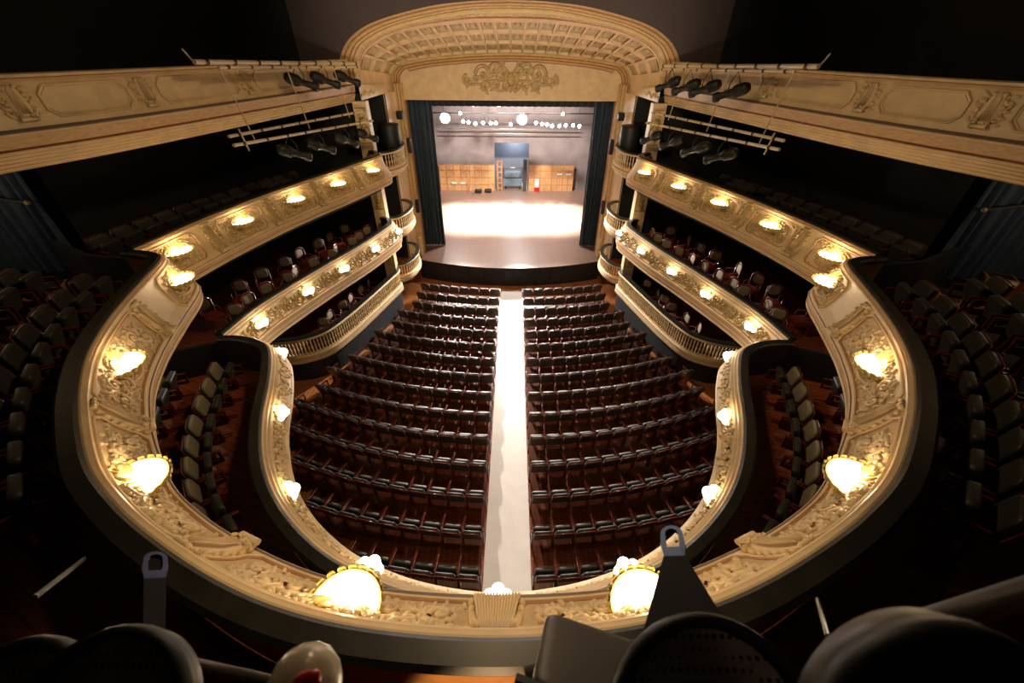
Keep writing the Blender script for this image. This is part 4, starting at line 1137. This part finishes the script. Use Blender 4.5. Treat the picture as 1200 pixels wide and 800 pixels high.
# loose box chairs behind the lower straight fronts and in the ground boxes
def make_chair():
    t = thing('box_chair', 'x', 'chair')
    m = MB('red_cloth'); m.rbox((0, 0.02, 0.45), (0.22, 0.22, 0.045)); m.build('seat', t)
    m = MB('cream_cloth'); m.rbox((0, -0.2, 0.76), (0.17, 0.025, 0.15), T=Matrix.Rotation(radians(4), 4, 'X'), e=0.6); bkc = m.build('backrest', t, 'cream padded backrest')
    m = MB('mahogany'); m.tube([(-0.2, -0.2, 0.4), (-0.21, -0.23, 0.85), (-0.1, -0.25, 0.95), (0.1, -0.25, 0.95), (0.21, -0.23, 0.85), (0.2, -0.2, 0.4)], 0.018, None, 6); m.build('back_frame', bkc)
    for sx in (-1, 1):
        for sy in (-1, 1):
            m = MB('mahogany'); m.tube([(sx*0.18, sy*0.18, 0.42), (sx*0.2, sy*0.2, 0.0)], [0.02, 0.014], None, 6); m.build('leg', t)
    for sx in (-1, 1):
        m = MB('mahogany'); m.tube([(sx*0.2, -0.2, 0.66), (sx*0.23, 0.08, 0.66), (sx*0.22, 0.12, 0.42)], 0.015, None, 6); m.build('arm', t)
    return t
CH = make_chair(); used = False
rnd = random.Random(9)
for sd in (-1, 1):
    for (pa_, ranges, z, nmr, grp, ua, ub) in ((p1l if sd < 0 else p1rr, ((-0.75, 11), (-1.75, 8)), 3.9, 'lower gallery', 'chairs behind the straight lower gallery fronts', 1.2, 8.4),
                                              (None, ((-0.8, 6),), 1.25, 'ground tier', 'chairs behind the ground balustrades', 1.0, 5.4)):
        if pa_ is None:
            pts = GB[::-1] if sd < 0 else [(-x, y) for x, y in GB]; pa_ = Path(pts, 0.15)
        for ri, (off, cnt) in enumerate(ranges):
            for k in range(cnt):
                u = ua+(ub-ua)*(k+0.5)/cnt
                if sd > 0: u = pa_.L-u
                p, n_ = pa_.at(u); x, y = p.x+n_.x*off, p.y+n_.y*off
                rz = atan2(n_.y, n_.x)-pi/2+rnd.uniform(-0.8, 0.8)+(-0.5*sd if True else 0)*-1*0.6
                row_n = '' if cnt < 7 else ['front row ', 'back row '][ri]
                lab = f'cream and red {row_n}chair, {ORD[k+1]} from the stage, {SN[sd]} {nmr}'
                if not used: CH.location = (x, y, z); CH.rotation_euler = (0, 0, rz); CH['label'] = lab; CH['group'] = grp; used = True
                else: dup(CH, (x, y, z), rz, lab, grp)

# ------------------------------------------------------------------ curtains of the galleries, wooden step boxes
for sd in (-1, 1):
    X = lambda x: x*-sd
    drape('gallery_curtain', f'heavy dark blue folded curtain behind the {SN[sd]} seats of the upper gallery', 'curtain', X(-12.7), X(-9.95), 8.55, 6.42, 9.05, 11, 0.10, 'drape')
    for j, (y0, y1) in enumerate(((10.2, 11.2), (14.2, 15.2))):
        drape('wall_curtain', f'dark blue curtain on the lower gallery wall, {["nearer the viewer", "nearer the stage"][j]}, {SN[sd]} side', 'curtain', y0, y1, X(-9.85), 3.92, 6.1, 6, 0.06, 'drape', axis='y')
    m = MB('steel'); m.tube([(X(-9.95), 8.3, 8.1), (X(-10.8), 8.32, 8.2), (X(-12.6), 8.35, 8.5)], 0.025); m.ball((X(-9.95), 8.3, 8.1), (0.05, 0.05, 0.05), 'gilt')
    tag(m.build('curtain_tie_rail'), f'thin rail with a brass knob across the {SN[sd]} upper gallery curtain', 'rail')
    spots_ = [(-9.4, 7.2), (-10.45, 7.5)] if sd < 0 else [(-9.2, 7.15), (-10.2, 7.55), (-10.95, 7.95)]
    for k, (x, y) in enumerate(spots_):
        t = thing('step_box', f'{["nearest to the rail", "second from the rail", "third from the rail"][k]}, wooden box with dark top and red light, {SN[sd]} upper gallery', 'box', (X(x), y, 6.4), X(0.5), group='wooden step boxes of the upper gallery')
        m = MB('amber_wood'); m.box((-0.26, -0.18, 0), (0.26, 0.18, 0.36)); m.build('case', t)
        m = MB('black_metal'); m.box((-0.22, -0.14, 0.355), (0.22, 0.14, 0.37)); m.build('dark_top', t)
        m = MB('white_paint'); m.box((0.1, -0.2, 0.2), (0.24, -0.18, 0.34)); m.ball((0.17, -0.2, 0.27), (0.035, 0.02, 0.035), 'sign_red'); m.build('light_plate', t)

# ------------------------------------------------------------------ light bars of the top gallery
def spotlight(lit=True):
    t = thing('profile_spotlight', 'x', 'spotlight')
    m = MB('black_metal'); m.lathe([(0.0, -0.42), (0.09, -0.42), (0.13, -0.36), (0.14, -0.05), (0.1, 0.0), (0.085, 0.12), (0.085, 0.34), (0.12, 0.37), (0.12, 0.5), (0.1, 0.5)], n=14)
    for q in range(5): m.lathe([(0.145, -0.32+0.05*q), (0.155, -0.305+0.05*q), (0.145, -0.29+0.05*q)], n=14)
    brl = m.build('barrel', t)
    m = MB('steel'); m.lathe([(0.0, 0.47), (0.1, 0.47)], n=14); m.build('lens', brl)
    return t
SP0 = spotlight(); used = False
def put_spot(loc, target, label, group, hang=0.25):
    global used
    d = (Vector(target)-Vector(loc)).normalized(); e = d.to_track_quat('Z', 'Y').to_euler()
    if not used: SP0.location = loc; SP0.rotation_euler = e; SP0['label'] = label; SP0['group'] = group; used = True; o = SP0
    else: o = dup(SP0, loc, e, label, group)
    return o
def world_yoke(loc, top, label):
    pass
for sd in (-1, 1):
    pa = T3P[sd]; side = SN[sd]; X = lambda x: x*-sd
    y_far, y_near = 17.0, 10.0
    def bar(off_pts, r, name, label):
        t = thing(name, label, 'lighting bar')
        m = MB('bar_paint'); m.tube([(X(x), y, z) for x, y, z in off_pts], r, None, 10); m.build('pipe', t)
        a, b = Vector(off_pts[0]), Vector(off_pts[-1])
        for q in range(9):
            m = MB('black_metal')
            c = a.lerp(b, 0.04+0.115*q); c2 = a.lerp(b, 0.05+0.115*q)
            m.tube([(X(c.x), c.y, c.z), (X(c2.x), c2.y, c2.z)], r*1.25, None, 10)
            m.build('clamp', t)
        return t
    bar([(-6.52, 10.1, 10.47), (-5.32, 17.0, 10.26)], 0.05, 'lighting_bar', f'upper cream lighting pipe before the {side} top gallery front')
    bar([(-6.42, 10.7, 10.36), (-5.3, 17.0, 10.16)], 0.032, 'lighting_bar', f'thinner cream pipe just under the upper {side} lighting pipe')
    tl = bar([(-6.3, 9.97, 9.09), (-5.2, 16.6, 8.87)], 0.034, 'lighting_bar', f'upper of the two low hung lighting pipes on the {side}')
    bar([(-6.25, 9.95, 8.91), (-5.15, 16.9, 8.5)], 0.036, 'lighting_bar', f'lower of the two low hung lighting pipes on the {side}')
    for k, (xa, ya, xb, yb) in enumerate(((-6.42, 10.72, -6.18, 10.75), (-6.02, 13.0, -5.8, 13.0), (-5.62, 15.3, -5.4, 15.3))):
        m = MB('bar_paint'); m.tube([(X(xa), ya, 10.42), (X(xb), yb, 8.8)], 0.014, None, 6)
        tag(m.build('hanger_rod'), f'{["nearest", "middle", "farthest"][k]} thin rod hanging the low lighting pipes on the {side}', 'rod')
    m = MB('bar_paint'); m.tube([(X(-6.22), 10.3, 9.2), (X(-6.18), 10.35, 8.72)], 0.02, None, 6); tag(m.build('end_strap'), f'short strap joining the low pipes at their near {side} end', 'strap')
    up = [(-5.95, 13.5, 9.93), (-5.75, 14.75, 9.9), (-5.5, 16.0, 9.88)] if sd < 0 else [(-5.45, 16.1, 9.78), (-5.62, 14.85, 9.78), (-5.78, 13.75, 9.82), (-5.98, 12.45, 9.83)]
    for k, (x, y, z) in enumerate(up):
        lab = f'black spotlight on the upper {side} bar, {ORD[(k+1) if sd < 0 else (len(up)-k)]} from the viewer'
        o = put_spot((X(x), y, z), (X(-1.6), y+5.2, z-2.4), lab, f'spotlights on the upper {side} bar')
        m = MB('black_metal'); m.tube([(X(x)-0.13, y, z), (X(x)-0.13, y, z+0.2), (X(x), y, z+0.45), (X(x)+0.13, y, z+0.2), (X(x)+0.13, y, z)], 0.012, None, 6)
        I = (Matrix.Translation(o.location) @ o.rotation_euler.to_matrix().to_4x4()).inverted()
        m.v = [tuple(I @ Vector(v)) for v in m.v]
        m.build('yoke', o)
    for k, y in enumerate((16.2, 14.7, 13.2, 11.9)):
        tt = (y-9.95)/(16.9-9.95); x = -6.25+1.1*tt; zp = 8.91-0.41*tt; z = zp-0.42
        o = put_spot((X(x), y, z), (X(-2.2), y+5, z-2.6), f'dim spotlight under the low {side} pipes, {ORD[k+1]} from the stage', f'dim spotlights under the low {side} pipes')
        m = MB('black_metal'); m.tube([(X(x)-0.15, y, z), (X(x)-0.15, y, z+0.2), (X(x), y, zp), (X(x)+0.15, y, z+0.2), (X(x)+0.15, y, z)], 0.014, None, 6)
        I = (Matrix.Translation(o.location) @ o.rotation_euler.to_matrix().to_4x4()).inverted()
        m.v = [tuple(I @ Vector(v)) for v in m.v]
        m.build('yoke', o)
    m = MB('steel'); m.tube([(X(-6.6), 10.0, 10.7), (X(-6.55), 10.15, 10.45)], 0.02, None, 6); tag(m.build('bar_hook'), f'small grey hook above the near end of the {side} lighting pipe', 'hook')

# ------------------------------------------------------------------ gear right below the viewer
def ray(px, py, t):
    d = (_f+_r2*((px-600)/F_PX)-_u2*((py-400)/F_PX)).normalized()
    return EYE+d*t
def frame_at(c, ax):
    """matrix with local Z along ax at c"""
    q = Vector(ax).normalized().to_track_quat('Z', 'Y').to_matrix().to_4x4()
    return Matrix.Translation(c) @ q
# blue lifting eye on a black triangular bracket
def lifting_bracket(label, top, base_a, base_b, thick, s, mt):
    t = thing('lifting_bracket', label, 'bracket', tuple((base_a+base_b)/2))
    up = (top-(base_a+base_b)/2).normalized(); rt = (base_b-base_a).normalized()
    n = up.cross(rt).normalized(); rt = n.cross(up).normalized()
    O_ = (base_a+base_b)/2
    def pt(x, y, z=0): return tuple(top+rt*x+up*y+n*z-O_)
    m = MB(mt)
    for sz in (-thick, thick): pass
    out = [(-0.028*s, -0.05*s), (-0.036*s, 0.0), (-0.034*s, 0.05*s)]+[(-0.034*s*cos(a), 0.05*s+0.04*s*sin(a)) for a in [pi*k/10 for k in range(1, 10)]]+[(0.034*s, 0.05*s), (0.036*s, 0.0), (0.028*s, -0.05*s)]
    inn_ = [(-0.018*s, -0.01*s), (-0.02*s, 0.01*s), (-0.02*s, 0.045*s)]+[(-0.02*s*cos(a), 0.05*s+0.024*s*sin(a)) for a in [pi*k/10 for k in range(1, 10)]]+[(0.02*s, 0.045*s), (0.02*s, 0.01*s), (0.018*s, -0.01*s)]
    rows = [[pt(*o_, -thick), pt(*o_, thick), pt(*i_, thick), pt(*i_, -thick)] for o_, i_ in zip(out, inn_)]
    m.grid(rows, mt, closed_v=True, smooth=False)
    m.box((-0.028*s, -0.05*s, -thick), (0.028*s, -0.01*s, thick), mt, Matrix.Translation(top-O_) @ Matrix((rt, up, n)).transposed().to_4x4())
    m.build('lifting_eye', t, 'blue painted steel eye')
    m = MB('plate_black')
    A, B = base_a-O_, base_b-O_; T0 = top-O_-up*0.045*s
    q = [T0-rt*0.03*s, T0+rt*0.03*s, B, A]
    m.poly([tuple(p+n*thick) for p in q]); m.poly([tuple(p-n*thick) for p in q[::-1]])
    for k in range(4):
        a, b = q[k], q[(k+1) % 4]; m.poly([tuple(a-n*thick), tuple(b-n*thick), tuple(b+n*thick), tuple(a+n*thick)])
    m.build('plate', t, 'black tapering steel plate')
lifting_bracket('black triangular bracket with blue steel eye at the lower right', ray(789, 640, 1.25), ray(735, 815, 1.0), ray(893, 800, 1.0), 0.006, 0.85, 'blue_steel')
lifting_bracket('dark bracket with blue steel eye over the rail at the lower left', ray(181, 668, 1.5), ray(165, 850, 1.2), ray(190, 850, 1.2), 0.006, 0.75, 'blue_dark')
def big_lantern(label, c, ax, r, ln, face, ring=True):
    t = thing('floodlight', label, 'spotlight', tuple(c))
    T = frame_at((0, 0, 0), ax)
    m = MB('grey_housing'); m.lathe([(0.0, -ln), (r*0.8, -ln), (r*0.98, -ln*0.85), (r, -ln*0.3), (r, 0.0), (r*0.97, 0.01)], n=40, T=T); m.build('housing', t)
    m = MB('black_metal'); m.lathe([(r*0.97, 0.0), (r*1.06, 0.0), (r*1.08, 0.015), (r*1.06, 0.03), (r*0.95, 0.03), (r*0.93, 0.0)], n=40, T=T); m.build('rim', t)
    m = MB(face); m.lathe([(0.0, -0.01 if face == 'perforated' else -ln*0.5), (r*0.6, 0.0 if face == 'perforated' else -ln*0.5), (r*0.94, 0.005 if face == 'perforated' else -0.02)], n=40, T=T); m.build('front', t)
    return t
def zray(px, py, zc): return EYE+(_f+_r2*((px-600)/F_PX)-_u2*((py-400)/F_PX))*zc
big_lantern('large round lantern with black mouth at the bottom right corner', zray(1090, 872, 0.46), -_f, 0.143, 0.035, 'black_metal')
big_lantern('round lantern with perforated grey cover at the bottom right of centre', zray(838, 868, 0.56), -_f+_u2*0.5, 0.143, 0.035, 'perforated')
big_lantern('round lantern with perforated cover at the bottom left', zray(120, 858, 0.6), -_f+_u2*0.5, 0.128, 0.035, 'perforated')
big_lantern('grey lantern housing in the bottom left corner', zray(0, 872, 0.62), -_f+_u2*0.6, 0.13, 0.035, 'perforated')
# square grey housing between the bracket and the middle
t = thing('ballast_box', 'grey metal box left of the black bracket at the bottom edge', 'box', tuple(ray(700, 800, 1.1)))
m = MB('grey_housing'); T = frame_at((0, 0, 0), (0.15, 0.5, 1)); m.rbox((0, 0, 0), (0.13, 0.09, 0.05), T=T, e=0.2, nu=24, nv=12); m.build('case', t)
m = MB('black_metal'); m.box((-0.16, 0.085, -0.01), (0.16, 0.1, 0.05), None, T); m.build('lip', t)
def rod(label, a, b, r, mt='grey_housing', name='support_pipe'):
    m = MB(mt); m.tube([tuple(a), tuple(a.lerp(b, 0.5)), tuple(b)], r, None, 12); o = m.build(name); tag(o, label, 'pipe'); return o
rod('thick dark pipe crossing the lower right corner above the round lantern', ray(1008, 752, 1.05), ray(1230, 686, 0.95), 0.018)
rod('thin rod with bright tip standing left of the lower right pipe', ray(958, 702, 1.2), ray(970, 745, 1.0), 0.004, 'steel', 'thin_rod')
rod('grey pipe running out from the lower left lanterns under the rail', ray(196, 770, 1.2), ray(330, 800, 1.1), 0.009)
rod('pale diagonal rod in the dark lower left corner', ray(40, 700, 1.5), ray(98, 655, 1.7), 0.006, 'grey_housing', 'thin_rod')
rod('dark pipe along the bottom edge left of the black bracket', ray(615, 790, 1.1), ray(770, 752, 1.15), 0.014)
# cream glass jar with a red stopper, out of focus
c = ray(357, 806, 0.8)
t = thing('glass_lantern_globe', 'blurred cream glass globe with a red patch at the bottom edge', 'lamp globe', tuple(c))
up_ = (ray(357, 730, 0.8)-c)
T = frame_at((0, 0, 0), up_)
m = MB('resin_cream'); m.lathe([(0.03, -0.10), (0.045, -0.05), (0.05, 0.0), (0.047, 0.02), (0.034, 0.04), (0.018, 0.05), (0.0, 0.053)], n=16, T=T)
m.build('globe', t)
m = MB('resin_red'); m.rbox((0.0, 0.0, 0.0), (0.018, 0.012, 0.014), T=Matrix.Translation(ray(360, 800, 0.745)-c) @ T, e=0.7); m.build('red_stopper', t, 'bright red stopper')
